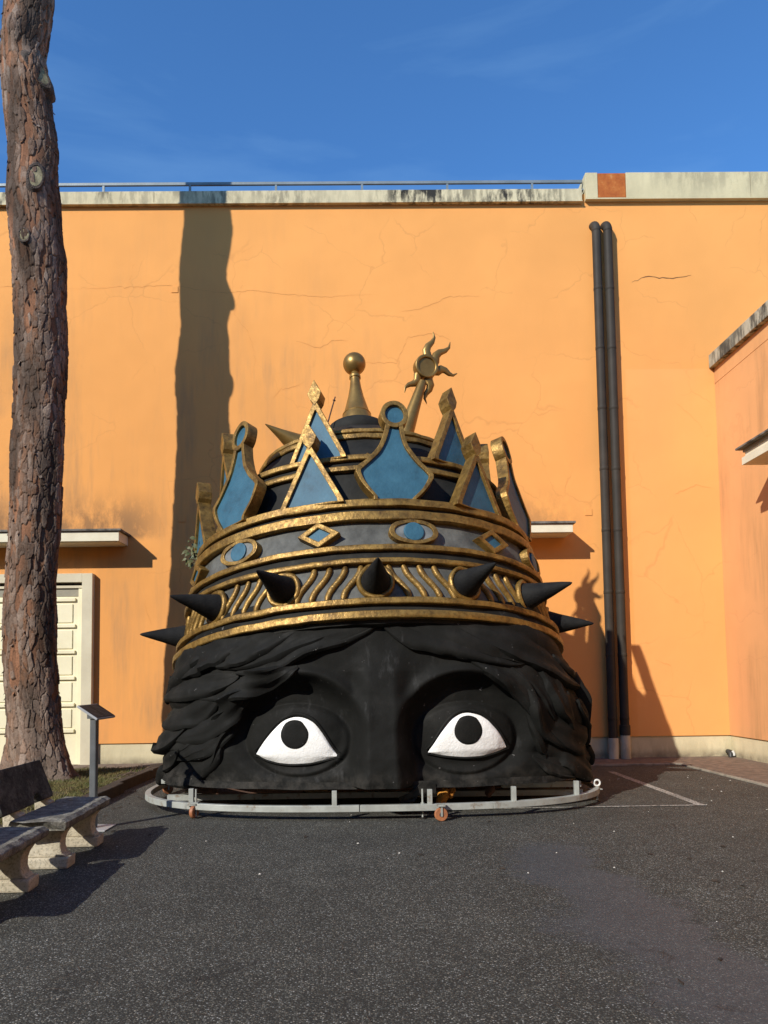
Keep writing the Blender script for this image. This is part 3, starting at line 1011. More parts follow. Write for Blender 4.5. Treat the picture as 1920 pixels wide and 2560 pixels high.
# ---- eyes, painted on the swelling eyeballs
UP = [[(642, 1884), (655, 1862), (675, 1835), (700, 1808), (720, 1797), (738, 1792), (760, 1794), (785, 1806), (806, 1832), (822, 1858), (836, 1878), (846, 1889)],
      [(1070, 1880), (1085, 1858), (1105, 1825), (1125, 1800), (1145, 1786), (1169, 1781), (1200, 1788), (1225, 1805), (1247, 1832), (1259, 1852), (1264, 1867)]]
LO = [[(642, 1885), (665, 1898), (700, 1907), (732, 1910), (775, 1907), (815, 1898), (846, 1891)],
      [(1070, 1881), (1110, 1888), (1162, 1892), (1205, 1889), (1240, 1879), (1264, 1868)]]
PU = [(738, 1837), (1169, 1826)]
for k in range(2):
    u, l_ = np.array(UP[k], float), np.array(LO[k], float)
    tt = (1 - np.cos(np.linspace(0, pi, 46))) / 2
    xa = u[0, 0] + (u[-1, 0] - u[0, 0]) * tt
    yu, yl = np.interp(xa, u[:, 0], u[:, 1]), np.interp(xa, l_[:, 0], l_[:, 1])
    ker = np.array([1, 2, 1]) / 4
    for _ in range(2):
        yu[1:-1] = np.convolve(yu, ker, 'valid')
        yl[1:-1] = np.convolve(yl, ker, 'valid')
    nv_ = 26
    Vv = np.zeros((nv_, 46, 3))
    for i in range(46):
        for j in range(nv_):
            f = j / (nv_ - 1)
            p = on_head(xa[i], yl[i] + (yu[i] - yl[i]) * f)
            n_ = head_normal(p)
            rim = min(1, 6 * f * (1 - f) + .15) * min(1, .15 + 8 * tt[i] * (1 - tt[i]))
            p = p + n_ * (.004 + .026 * rim + .004 * mnoise.noise(p * 9))
            Vv[j, i] = p
    eye = link('eye', grid_mesh('eye', Vv, 46, nv_), sculpt, M['eye'])
    # iris disc
    rings, seg = 7, 40
    vs, fs = [], []
    for r_ in range(rings + 1):
        for s_ in range(seg):
            w = 2 * pi * s_ / seg
            rad = 37.0 * r_ / rings
            p = on_head(PU[k][0] + rad * cos(w), PU[k][1] - rad * 1.0 * sin(w))
            n_ = head_normal(p)
            vs.append(p + n_ * (.040 if r_ < rings else .020))
    for r_ in range(rings):
        for s_ in range(seg):
            fs.append((r_ * seg + s_, r_ * seg + (s_ + 1) % seg, (r_ + 1) * seg + (s_ + 1) % seg, (r_ + 1) * seg + s_))
    MB().add(vs, fs).build('iris', M['black'], eye, smooth=True)
    # lids
    for (cv, off, rd) in ((u, -7, .024), (l_, 3, .013)):
        xx = np.linspace(cv[0, 0] - 6, cv[-1, 0] + 6, 40)
        yy = np.interp(xx, cv[:, 0], cv[:, 1]) + off
        for _ in range(4):
            yy[1:-1] = np.convolve(yy, ker, 'valid')
        P_ = []
        for a_, b_ in zip(xx, yy):
            p = on_head(a_, b_)
            P_.append(p + head_normal(p) * .012)
        rr = [rd * (.25 + .75 * sin(pi * i / 39) ** .5) for i in range(40)]
        MB().tube(P_, rr, 10).build('eyelid', M['black'], sculpt, smooth=True)

# ---- hair locks: tapering strands lying on the head
LOCKS = [
    # px polyline, half width px, height factor
    ([(950, 1551), (905, 1566), (850, 1580), (790, 1594), (735, 1618), (690, 1650), (640, 1676), (592, 1681)], 24, .60),
    ([(900, 1558), (820, 1566), (740, 1590), (670, 1622), (610, 1650), (560, 1668)], 26, .45),
    ([(760, 1562), (680, 1592), (610, 1622), (555, 1645), (528, 1652)], 26, .55),
    ([(640, 1590), (570, 1612), (510, 1640), (470, 1672), (440, 1700)], 30, .55),
    ([(540, 1615), (490, 1640), (455, 1670), (432, 1700), (410, 1740), (402, 1756)], 30, .65),
    ([(745, 1668), (690, 1690), (639, 1707), (579, 1724), (520, 1734), (468, 1732)], 22, .22),
    ([(600, 1690), (540, 1706), (480, 1716), (430, 1735), (405, 1755)], 24, .60),
    ([(640, 1718), (590, 1752), (549, 1795), (500, 1822), (445, 1838), (392, 1850)], 25, .35),
    ([(560, 1735), (510, 1768), (460, 1786), (425, 1800), (402, 1806)], 27, .60),
    ([(600, 1752), (570, 1800), (530, 1850), (480, 1878), (437, 1892)], 22, .30),
    ([(480, 1800), (440, 1830), (410, 1850), (388, 1862), (384, 1872)], 26, .75),
    ([(556, 1830), (530, 1880), (492, 1915), (450, 1934), (412, 1946)], 24, .30),
    ([(450, 1872), (425, 1892), (408, 1915), (398, 1940), (394, 1955)], 22, .6),
    ([(640, 1722), (600, 1756), (566, 1800), (546, 1860), (530, 1915)], 12, .55),
    ([(520, 1905), (490, 1930), (455, 1946), (420, 1955)], 20, .5),
    ([(953, 1551), (985, 1566), (1030, 1584), (1090, 1596), (1160, 1612), (1230, 1636), (1275, 1652), (1312, 1656)], 24, .60),
    ([(1000, 1556), (1080, 1566), (1160, 1586), (1240, 1612), (1300, 1640), (1345, 1672)], 26, .45),
    ([(1150, 1566), (1230, 1588), (1300, 1616), (1360, 1652), (1410, 1695), (1450, 1718)], 28, .65),
    ([(1165, 1640), (1215, 1662), (1265, 1690), (1308, 1730), (1338, 1780), (1352, 1830)], 18, .30),
    ([(1240, 1640), (1300, 1664), (1345, 1706), (1372, 1756), (1384, 1800)], 22, .40),
    ([(1330, 1640), (1368, 1690), (1395, 1740), (1420, 1785), (1428, 1824)], 26, .70),
    ([(1380, 1640), (1425, 1680), (1460, 1725), (1478, 1780), (1480, 1846)], 24, .70),
    ([(1300, 1690), (1340, 1750), (1362, 1810), (1400, 1850), (1440, 1880)], 22, .55),
    ([(1322, 1765), (1342, 1815), (1354, 1862), (1362, 1900)], 14, .55),
    ([(1360, 1800), (1400, 1822), (1440, 1850), (1478, 1874), (1494, 1905)], 28, .70),
    ([(1345, 1850), (1385, 1870), (1425, 1895), (1462, 1925), (1486, 1945)], 26, .55),
    ([(1330, 1890), (1370, 1906), (1410, 1922), (1445, 1938)], 18, .45),
    ([(1442, 1750), (1464, 1800), (1474, 1850), (1486, 1890)], 24, .6),
]
for li, (pl_, hw, hf) in enumerate(LOCKS):
    P0 = np.array(pl_, float)
    # smooth resample (Catmull-Rom)
    Q = []
    n_ = len(P0)
    for i in range(n_ - 1):
        a0, a1, a2, a3 = P0[max(i - 1, 0)], P0[i], P0[i + 1], P0[min(i + 2, n_ - 1)]
        for s_ in range(7):
            f = s_ / 7
            Q.append(.5 * ((2 * a1) + (-a0 + a2) * f + (2 * a0 - 5 * a1 + 4 * a2 - a3) * f * f + (-a0 + 3 * a1 - 3 * a2 + a3) * f ** 3))
    Q.append(P0[-1])
    pts = [on_head(a[0], a[1]) for a in Q]
    m_ = len(pts)
    vs, fs = [], []
    # a flat blade: flush along its upper edge, proud along the lower one, scored lengthwise
    NSL = 15
    ls = [-1 + 2 * k / (NSL - 1) for k in range(NSL)]
    NS = NSL + 3
    for i, p in enumerate(pts):
        f = i / (m_ - 1)
        n_ = head_normal(p)
        t_ = (pts[min(i + 1, m_ - 1)] - pts[max(i - 1, 0)]).normalized()
        n_ = (n_ - t_ * n_.dot(t_)).normalized()
        s_dir = t_.cross(n_)
        inner = Vector((X0 - p.x, 0, -1.2)).normalized()
        if s_dir.dot(inner) < 0: s_dir = -s_dir
        env = max(.04, (min(1, (f + .03) * 3.0) * min(1, (1.02 - f) * 2.2)) ** .75)
        wdt = hw * .0078 * env
        H_ = (.035 + .125 * hf) * (.35 + .65 * env) * (.7 + .45 * f)
        for q_ in ls:
            h_ = H_ * ((q_ + 1) / 2) ** .75 * (1 - max(0, (q_ - .72) / .28) ** 2 * .55)
            h_ += .011 * sin(q_ * 6 + li * 1.7 + 2.2 * sin(3 * f + li)) * env + .003 * sin(q_ * 19 + li)
            vs.append(p + n_ * (h_ + .004) + s_dir * (wdt * q_))
        vs += [p - n_ * .05 + s_dir * (wdt * .93), p - n_ * .12, p - n_ * .05 - s_dir * (wdt * .93)]
    for i in range(m_ - 1):
        for k in range(NS):
            fs.append((i * NS + k, i * NS + (k + 1) % NS, (i + 1) * NS + (k + 1) % NS, (i + 1) * NS + k))
    fs += [tuple(range(NS)), tuple((m_ - 1) * NS + k for k in range(NS))[::-1]]
    MB().add(vs, fs).build('hair_lock', M['black'], sculpt, smooth=True, rough=.010, rscale=6)

# torn flap of the shell beside the nose
fp = [on_head(q_[0], q_[1]) for q_ in ((1055, 1960), (1090, 1962), (1092, 1984), (1062, 1978), (1040, 2000), (1000, 2006), (998, 1994), (1030, 1980), (1040, 1966))]
fp = [(p.x, 8.92 + .02 * i % .05, p.z) for i, p in enumerate([atY(a, b_, 8.92) for a, b_ in ((1055, 1958), (1090, 1960), (1091, 1986), (1068, 1980), (1047, 1990), (1036, 2004), (1000, 2008), (997, 1996), (1022, 1984), (1040, 1966))])]
n_ = len(fp)
MB().add(fp + [(x, y + .03, z) for x, y, z in fp], [tuple(range(n_))[::-1], tuple(range(n_, 2 * n_))] + [(i, (i + 1) % n_, n_ + (i + 1) % n_, n_ + i) for i in range(n_)]).build('torn_flap', M['black'], sculpt)

# ------------------------------------------------------------------ crown
TAU, LEAN = radians(14.6), radians(1.95)
CA, CB = 2.68, 1.98
CO = atY(921, 1640, HY)
CM = Matrix.Translation((.0815, HY, 1.811)) @ Matrix.Rotation(-LEAN, 4, 'Y') @ Matrix.Rotation(-TAU, 4, 'X')


def ell(phi, u, s, off=0.0):
    """point on the crown: phi from the front towards the viewer's right, height u, scale s, offset outward"""
    x, y = CA * s * sin(phi), -CB * s * cos(phi)
    nx_, ny_ = sin(phi) / CA, -cos(phi) / CB
    l_ = sqrt(nx_ * nx_ + ny_ * ny_)
    return Vector((x + nx_ / l_ * off, y + ny_ / l_ * off, u))


def ell_frame(phi, u, s, off=0.0, pitch=0.0, turn=0.0, radial=False):
    """matrix whose x runs along the band, y outward, z up"""
    nx_, ny_ = sin(phi) / CA, -cos(phi) / CB
    ang = atan2(nx_, -ny_) + turn
    if radial:
        ang = .86 * phi + .14 * ang + turn if abs(phi) < 1.2 else .84 * phi + turn
    p = ell(phi, u, s, off)
    # outward = (sin ang, -cos ang)
    R_ = Matrix(((cos(ang), sin(ang), 0, 0), (sin(ang), -cos(ang), 0, 0), (0, 0, 1, 0), (0, 0, 0, 1)))
    return Matrix.Translation(p) @ R_ @ Matrix.Rotation(pitch, 4, 'X')


def s_of(u):
    return np.interp(u, [0, 1.55, 2.32], [1.0, .885, .775])


NR = 200


def ring_mesh(name, prof, wob=.006, seed=0, close=True):
    """prof: list of (u, s, off) swept round the crown"""
    vs = []
    for (u, s, off) in prof:
        for i in range(NR):
            f = 2 * pi * i / NR
            d = wob * mnoise.noise(Vector((3.5 * cos(f) + seed, 3.5 * sin(f), u * 3 + off * 20)))
            e2 = wob * mnoise.noise(Vector((9 * cos(f) + seed, 9 * sin(f), 7 + u)))
            vs.append(ell(f, u + e2, s, off + d))
    m_ = len(prof)
    fs = [(r * NR + i, r * NR + (i + 1) % NR, ((r + 1) % m_) * NR + (i + 1) % NR, ((r + 1) % m_) * NR + i) for r in range(m_ if close else m_ - 1) for i in range(NR)]
    mb = MB().add(vs, fs)
    return mb


def gold_rail(u0, u1, s, depth=.075, seed=0):
    e_ = .010
    h_ = u1 - u0
    prof = [(u0, s, -.03), (u0, s, depth - e_), (u0 + e_, s, depth), (u0 + h_ * .5, s, depth + .001), (u1 - e_, s, depth), (u1, s, depth - e_), (u1, s, -.03)]
    return ring_mesh('gold_rail', prof, .010, seed).build('gold_rail', M['gold'], sculpt, CM, smooth=True)


# dark core bands
def core(name, prof, mat):
    return ring_mesh(name, prof, .008, len(name), False).build(name, M[mat], sculpt, CM, smooth=True)


core('lower_band', [(-.06, .93, 0), (-.05, .975, 0), (.0, .985, 0), (.22, .967, .01)], 'darkband')
core('flute_band', [(.215, .952, 0), (.5, .938, .005), (.77, .925, 0)], 'greyband')
core('middle_band', [(.765, .928, .02), (.93, .918, .02)], 'darkband')
core('jewel_band', [(.925, .910, 0), (1.15, .896, .004), (1.40, .880, 0)], 'greyband')
core('upper_band', [(1.39, .882, .02), (1.59, .870, .02), (1.62, .855, -.02), (1.59, .79, 0)], 'darkband')
core('drum', [(1.5, .80, 0), (1.9, .785, .01), (2.3, .758, 0)], 'darkband')
core('drum_top', [(2.24, .753, .02), (2.41, .743, .02), (2.42, .71, -.02)], 'darkband')
core('dome', [(2.34, .722, 0), (2.6, .67, 0), (2.8, .60, 0), (3.0, .545, 0), (3.1, .525, 0), (3.14, .49, 0), (3.35, .40, 0), (3.55, .28, 0), (3.68, .17, 0)], 'darkband')
for k, (u0, u1, s, dp) in enumerate(((-.007, .087, .982, .082), (.181, .26, .968, .08), (.729, .796, .932, .075), (.907, .982, .920, .08), (1.343, 1.466, .886, .085), (1.54, 1.645, .872, .085),
                                     (2.185, 2.262, .765, .07), (2.362, 2.44, .748, .075), (2.94, 3.02, .552, .06), (3.066, 3.13, .530, .06))):
    gold_rail(u0, u1, s, dp, k * 3.1)


def on_core(phi, u, off):
    s = np.interp(u, [.215, .77, .925, 1.40], [.952, .925, .910, .880])
    return ell(phi, u, float(s), off)


# spikes with gold collars
sp_me = MB().lathe([(.182, -.03), (.180, .0), (.170, .05), (.137, .18), (.093, .34), (.050, .51), (.020, .62), (.006, .645)], 28).mesh('spike', smooth=True, rough=.008, rscale=9)
cl = MB()
cl.add(*(lambda R_, r_, n1, n2: ([((R_ + r_ * cos(2 * pi * j / n2)) * cos(2 * pi * i / n1), (R_ + r_ * cos(2 * pi * j / n2)) * sin(2 * pi * i / n1), r_ * 1.1 * sin(2 * pi * j / n2)) for i in range(n1) for j in range(n2)],
                                [(i * n2 + j, ((i + 1) % n1) * n2 + j, ((i + 1) % n1) * n2 + (j + 1) % n2, i * n2 + (j + 1) % n2) for i in range(n1) for j in range(n2)]))(.200, .034, 28, 10))
cl_me = cl.mesh('spike_collar', smooth=True, rough=.012, rscale=9)
SPK = [radians(2.5 + 25.714 * k) for k in range(-7, 7)]
TOZ = Matrix.Rotation(-pi / 2, 4, 'X')         # z axis -> y axis (outward)
for phi in SPK:
    dip = radians(2)
    if radians(70) < abs(phi) < radians(85):
        phi = math.copysign(radians(86.5), phi)
        dip = radians(8) if phi > 0 else radians(1)
    if radians(95) < abs(phi) < radians(112): continue
    Mx = CM @ ell_frame(phi, .495 if dip < .1 else .45, .942, .015, pitch=dip * (1 if dip < .1 else -1), radial=True) @ TOZ
    o = link('spike', sp_me, sculpt, M['spike'], Mx)
    link('spike_collar', cl_me, o, M['gold'], Mx)

# curved flutes between the spikes, mirrored about the front
for k in range(len(SPK)):
    a0 = SPK[k]
    a1 = SPK[(k + 1) % len(SPK)] + (2 * pi if k == len(SPK) - 1 else 0)
    if not (-pi * .75 < a0 < pi * .7):
        continue
    mid = .5 * (a0 + a1)
    sgn = 1 if mid < radians(4) else -1
    for j in range(4):
        pc = a0 + (a1 - a0) * (.245 + .17 * j)
        pts = []
        for i in range(13):
            f = i / 12
            u = .285 + .43 * f
            dphi = sgn * (.046 * (2 * f - 1) - .009 * sin(2 * pi * f))
            pts.append(on_core(pc + dphi, u, .012))
        rd = [.040 * (1 + .12 * mnoise.noise(Vector((k, j, i * .6)))) * (.75 if i in (0, 12) else 1) for i in range(13)]
        MB().tube(pts, rd, 10).build('flute', M['gold'], sculpt, CM, smooth=True)

# jewels: lozenges and three-disc clasps
def ring2d(outer, inner, d0, d1, bev=True):
    """flat frame between two outlines with equal point counts; y is the thickness"""
    n_ = len(outer)
    vs = [(x, d1, z) for x, z in outer] + [(x, d1, z) for x, z in inner] + [(x, d0, z) for x, z in inner] + [(x, d0, z) for x, z in outer]
    fs = []
    for a in range(4):
        b_ = (a + 1) % 4
        fs += [(a * n_ + i, a * n_ + (i + 1) % n_, b_ * n_ + (i + 1) % n_, b_ * n_ + i) for i in range(n_)]
    return vs, fs


def slab2d(poly, d0, d1):
    n_ = len(poly)
    return [(x, d0, z) for x, z in poly] + [(x, d1, z) for x, z in poly], [tuple(range(n_)), tuple(range(n_, 2 * n_))[::-1]] + [(i, (i + 1) % n_, n_ + (i + 1) % n_, n_ + i) for i in range(n_)]


loz_o = [(0, -.175), (.27, 0), (0, .175), (-.27, 0)]
loz_i = [(0, -.095), (.15, 0), (0, .095), (-.15, 0)]
loz_me = MB().add(*ring2d(loz_o, loz_i, -.06, .075)).mesh('lozenge', bevel=.012, rough=.008, rscale=7)
lozin_me = MB().add(*slab2d([(x * 1.03, z * 1.03) for x, z in loz_i], -.05, .045)).mesh('lozenge_inlay')


def circle(cx, cz, r, n_=28, a0=0, a1=2 * pi, end=False):
    return [(cx + r * cos(a0 + (a1 - a0) * i / n_), cz + r * sin(a0 + (a1 - a0) * i / n_)) for i in range(n_ + (1 if end else 0))]


# plain oval bosses
def oval(a, b_, n_=32):
    return [(a * cos(2 * pi * i / n_), b_ * sin(2 * pi * i / n_)) for i in range(n_)]


boss_me = MB().add(*ring2d(oval(.31, .172), oval(.245, .118), -.05, .065)).mesh('oval_boss', bevel=.010, rough=.010, rscale=7)
bossp_me = MB().add(*slab2d(oval(.247, .120), -.05, .044)).mesh('boss_plate')
bossj_me = MB().add(*slab2d(circle(0, 0, .128), -.05, .070)).mesh('boss_jewel', bevel=.014)
for k in range(-4, 9):
    phi = radians(-13 + 27.5 * k)
    lean = radians(3)
    Mx = CM @ ell_frame(phi, 1.165, .895, .03, lean)
    if k % 2 == 0:
        o = link('lozenge', loz_me, sculpt, M['gold'], Mx)
        link('lozenge_inlay', lozin_me, o, M['blue'], Mx)
    else:
        o = link('oval_boss', boss_me, sculpt, M['gold'], Mx)
        link('boss_plate', bossp_me, o, M['greydisc'], Mx)
        link('boss_jewel', bossj_me, o, M['blue'], Mx)


# crown points
def inset(poly, d):
    n_ = len(poly)
    P_ = [Vector(p) for p in poly]
    area = sum(P_[i].x * P_[(i + 1) % n_].y - P_[(i + 1) % n_].x * P_[i].y for i in range(n_))
    sg = 1 if area > 0 else -1
    out = []
    for i in range(n_):
        a, b_, c_ = P_[i - 1], P_[i], P_[(i + 1) % n_]
        e1, e2 = (b_ - a).normalized(), (c_ - b_).normalized()
        n1, n2 = Vector((-e1.y, e1.x)) * sg, Vector((-e2.y, e2.x)) * sg
        m_ = (n1 + n2)
        m_ = m_.normalized() if m_.length > 1e-6 else n1
        k_ = d / max(.42, m_.dot(n1))
        q_ = b_ + m_ * k_
        out.append((q_.x, q_.y))
    return out


def half_to_full(h):
    return h + [(-x, z) for x, z in h[::-1]]


def bez(p0, p1, p2, n_):
    return [((1 - t_) ** 2 * p0[0] + 2 * t_ * (1 - t_) * p1[0] + t_ * t_ * p2[0], (1 - t_) ** 2 * p0[1] + 2 * t_ * (1 - t_) * p1[1] + t_ * t_ * p2[1]) for t_ in [i / n_ for i in range(n_ + 1)]]


# round-headed shield: body frame, and head ring
hs = [(.27, -.03)] + bez((.27, .02), (.42, .16), (.49, .31), 6) + bez((.495, .36), (.47, .42), (.36, .50), 4) + bez((.345, .515), (.15, .68), (.112, 1.00), 8)
sh_o = half_to_full(hs)
hi = [(.220, -.015)] + bez((.220, .02), (.37, .17), (.432, .32), 6) + bez((.432, .35), (.405, .395), (.308, .472), 4) + bez((.296, .483), (.102, .66), (.056, .97), 8)
sh_i = half_to_full(hi)
shield_me = MB()
shield_me.add(*ring2d(sh_o, sh_i, -.085, .075))
hd_o = circle(0, 1.145, .185, 30)
hd_i = circle(0, 1.145, .125, 30)
shield_me.add(*ring2d(hd_o, hd_i, -.089, .079))
shield_me = shield_me.mesh('shield_point', bevel=.012, rough=.012, rscale=5)
shin = MB().add(*slab2d([(x * 1.02, z) for x, z in sh_i], -.055, .040))
shin.add(*slab2d(circle(0, 1.145, .127, 26), -.052, .036))
shin_me = shin.mesh('inlay')

tr_h = [(.365, -.03), (.36, .0), (.02, .70)]
tr_o = half_to_full(tr_h)
tr_i = half_to_full([(.293, -.015), (.288, .02), (.006, .595)])
tri = MB().add(*ring2d(tr_o, tr_i, -.085, .07))
tri.add(*slab2d([(0, .655), (.060, .73), (.088, .81), (0, .98), (-.088, .81), (-.060, .73)], -.092, .078))
tri_me = tri.mesh('triangle_point', bevel=.010, rough=.010, rscale=5)
triin_me = MB().add(*slab2d([(x * 1.02, z) for x, z in tr_i], -.055, .035)).mesh('inlay')
for k in range(6):
    phi = radians((10, 71, 131, 190, -108, -46)[k])
    sc_ = (1.10, 1.20, 1.13, 1.13, 1.13, 1.22)[k]
    Mx = CM @ ell_frame(phi, 1.645, .862, .02, radians(5 if k else 1), radial=True) @ Matrix.Rotation(radians(3 if k == 0 else 0), 4, 'Y') @ Matrix.Diagonal((1.02, 1, sc_, 1))
    o = link('shield_point', shield_me, sculpt, M['gold'], Mx)
    link('inlay', shin_me, o, M['blue'], Mx)
    phi = radians((-15.5, 40, 102, 162, -138, -78)[k])
    Mx = CM @ ell_frame(phi, 1.645, .860, .02, radians(-2), radial=True) @ Matrix.Scale(1.17, 4)
    o = link('triangle_point', tri_me, sculpt, M['gold'], Mx)
    link('inlay', triin_me, o, M['blue'], Mx)
    Mx = CM @ ell_frame(phi - radians(.5), 2.44, .738, .0, radians(-2), radial=True) @ Matrix.Diagonal((1.1, 1.1, 1.24, 1))
    o = link('triangle_point', tri_me, sculpt, M['gold'], Mx)
    link('inlay', triin_me, o, M['blue'], Mx)

# cap and ball finial
FU = 3.64
MB().lathe([(.48, FU - .06), (.50, FU - .03), (.50, FU + .09), (.48, FU + .13), (.34, FU + .145)], 40, CM).build('cap_disc', M['darkband'], sculpt, smooth=True)
Fb = FU + .14
prof = [(.285, Fb), (.285, Fb + .03), (.265, Fb + .07), (.25, Fb + .16), (.228, Fb + .27), (.222, Fb + .285), (.228, Fb + .30), (.205, Fb + .33), (.165, Fb + .48), (.125, Fb + .64), (.095, Fb + .80), (.078, Fb + .94), (.078, Fb + .98), (.092, Fb + .99), (.092, Fb + 1.03), (.07, Fb + 1.05), (.06, Fb + 1.10)]
MB().lathe(prof, 32, CM).build('finial_stem', M['gold2'], sculpt, smooth=True)
bz = Fb + 1.27
MB().lathe([(max(.001, .183 * sin(pi * i / 20)), bz - .183 * cos(pi * i / 20)) for i in range(21)], 36, CM).build('finial_ball', M['gold2'], sculpt, smooth=True)

# sun-ray finial leaning to the right
SB = atY(1016, 1075, HY + .05)
ST = atY(1056, 955, HY + .2)
SC = atY(1064, 919, HY + .22)
MB().tube([SB - (ST - SB) * .7, SB, SB + (ST - SB) * .5, ST], [.15, .118, .088, .062], 24).build('ray_pole', M['gold2'], sculpt, smooth=True)
dirp = (ST - SB).normalized()
right = Vector((cos(radians(14)), sin(radians(14)), 0))
upv = Vector((0, 0, 1))
nrm = right.cross(upv).normalized()            # towards the viewer
SM = Matrix.Translation(SC) @ Matrix(((right.x, nrm.x, upv.x, 0), (right.y, nrm.y, upv.y, 0), (right.z, nrm.z, upv.z, 0), (0, 0, 0, 1)))
dk = MB().add(*ring2d(circle(0, 0, .178, 36), circle(0, 0, .128, 36), -.07, .075))
sun_o = dk.build('ray_disc', M['gold2'], sculpt, SM, bevel=.018, seg=3, smooth=True)
MB().add(*slab2d(circle(0, 0, .135, 36), -.05, .05)).build('disc_plate', M['gold2'], sun_o, SM)
K = .001624 * 1.18
for (ax, az_, bx_, bz_) in ((18, 92, 66, 290), (78, 60, 205, 222), (95, -20, 258, -22), (20, -95, 4, -285), (-62, -72, -172, -210)):
    pa, pb_ = Vector((ax * K, 0, az_ * K)), Vector((bx_ * K, 0, bz_ * K))
    side = Vector((-(pb_ - pa).z, 0, (pb_ - pa).x)).normalized()
    pts = [pa - (pb_ - pa) * .12] + [pa.lerp(pb_, f) + side * (.040 * sin(2 * pi * f)) for f in (0, .2, .4, .6, .8, 1)]
    MB().tube(pts, [.070, .070, .062, .050, .036, .021, .006], 12, flat=.62, flatdir=(0, 1, 0)).build('ray', M['gold2'], sun_o, SM, smooth=True)

# horn and thin arrow rod on the dome
a_, b_ = atY(738, 1108, HY + .3), atY(663, 1060, HY + .1)
MB().tube([a_, a_ + (b_ - a_) * .5, b_], [.155, .075, .006], 20).build('horn', M['gold2'], sculpt, smooth=True)
a_, b_ = atY(818, 1062, HY + .5), atY(838, 992, HY + .5)
MB().tube([a_, b_], [.012, .010], 8).build('rod', M['rusty'], sculpt)
MB().tube([b_ - (b_ - a_) * .16, b_ - (b_ - a_) * .13, b_ - (b_ - a_) * .08], [.008, .026, .006], 8).build('rod_tip', M['rusty'], sculpt)
# loose gilt batten on the dome
a_ = CM @ ell(radians(6), 2.45, .70, .02)
MB().box(-.13, .13, -.03, .03, -.02, .02).build('loose_batten', M['gold'], sculpt, Matrix.Translation(a_) @ Matrix.Rotation(.45, 4, 'Y') @ Matrix.Rotation(.3, 4, 'Z'), bevel=.006)

# ================================================================== TROLLEY under the head
tr = empty('wheeled_trolley', (HX, HY, 0), 'galvanised steel ring trolley on orange castors under the black head', 'trolley')
RA, RB, RN = 3.03, 1.94, 2.7


def rp2(w, k=0.0):
    s_, c_ = sin(w), cos(w)
    return Vector((HX - .03 + (RA + k) * np.sign(s_) * abs(s_) ** (2 / RN), HY - (RB + k) * np.sign(c_) * abs(c_) ** (2 / RN), 0))


NW = 160
# rail in welded lengths
WB = [-pi, -2.35, -1.52, -.72, -.02, .35, .95, 1.6, 2.4, pi]
for wa, wb in zip(WB[:-1], WB[1:]):
    vs, n_ = [], 30
    for i in range(n_ + 1):
        w = wa + (wb - wa) * (.0015 + .997 * i / n_)
        for (k, z) in ((0, .102), (0, .175), (-.07, .175), (-.07, .102)):
            p = rp2(w, k)
            vs.append((p.x, p.y, z))
    fs = [(i * 4 + j, i * 4 + (j + 1) % 4, (i + 1) * 4 + (j + 1) % 4, (i + 1) * 4 + j) for i in range(n_) for j in range(4)] + [(0, 1, 2, 3), (n_ * 4 + 3, n_ * 4 + 2, n_ * 4 + 1, n_ * 4)]
    MB().add(vs, fs).build('rail', M['galv'], tr, bevel=.005, angle=50)
pm = MB().box(-.028, .028, -.028, .028, .174, HZ0 - .03).mesh('post', bevel=.004)
def w_at(px):
    best = min(((abs((CX + FPX * ((Vector(p) - Vector((0, 0, CAM_H))).dot(Vector(_r))) / ((Vector(p) - Vector((0, 0, CAM_H))).dot(Vector(_f)))) - px), w) for w in np.linspace(-1.5, 1.5, 400) for p in [rp2(w, -.04) + Vector((0, 0, .2))]), key=lambda t_: t_[0])
    return best[1]


for px in (478, 834, 1074, 1286, 1441):
    p = rp2(w_at(px), -.04)
    link('post', pm, tr, M['galv'], Matrix.Translation(p))
for w in (-2.6, -2.0, 2.0, 2.6):
    link('post', pm, tr, M['galv'], Matrix.Translation(rp2(w, -.04)))
MB().box(HX - 2.65, HX + 2.65, HY - .9, HY - .82, .10, .17).build('cross_beam', M['galv'], tr)
MB().box(HX - 2.65, HX + 2.65, HY + .6, HY + .68, .10, .17).build('cross_beam', M['galv'], tr)
for (x0, x1, y, z, mt) in ((-2.35, -1.2, 9.75, .20, 'rusty'), (-1.95, -.9, 9.45, .235, 'rusty'), (-2.45, -1.0, 9.95, .178, 'plank'), (1.6, 2.6, 9.75, .21, 'galv'), (.9, 2.3, 10.1, .18, 'plank'), (-.6, .9, 9.9, .18, 'rusty')):
    MB().box(HX + x0, HX + x1, y - .05, y + .05, z, z + (.075 if mt != 'plank' else .03)).build('support_beam' if mt != 'plank' else 'plank', M[mt], tr, Matrix.Translation((0, 0, 0)), bevel=.004, rough=.01)
MB().box(HX - 2.80, HX - 2.35, HY - .62, HY - .50, .28, .335).build('bracket', M['galv'], tr)

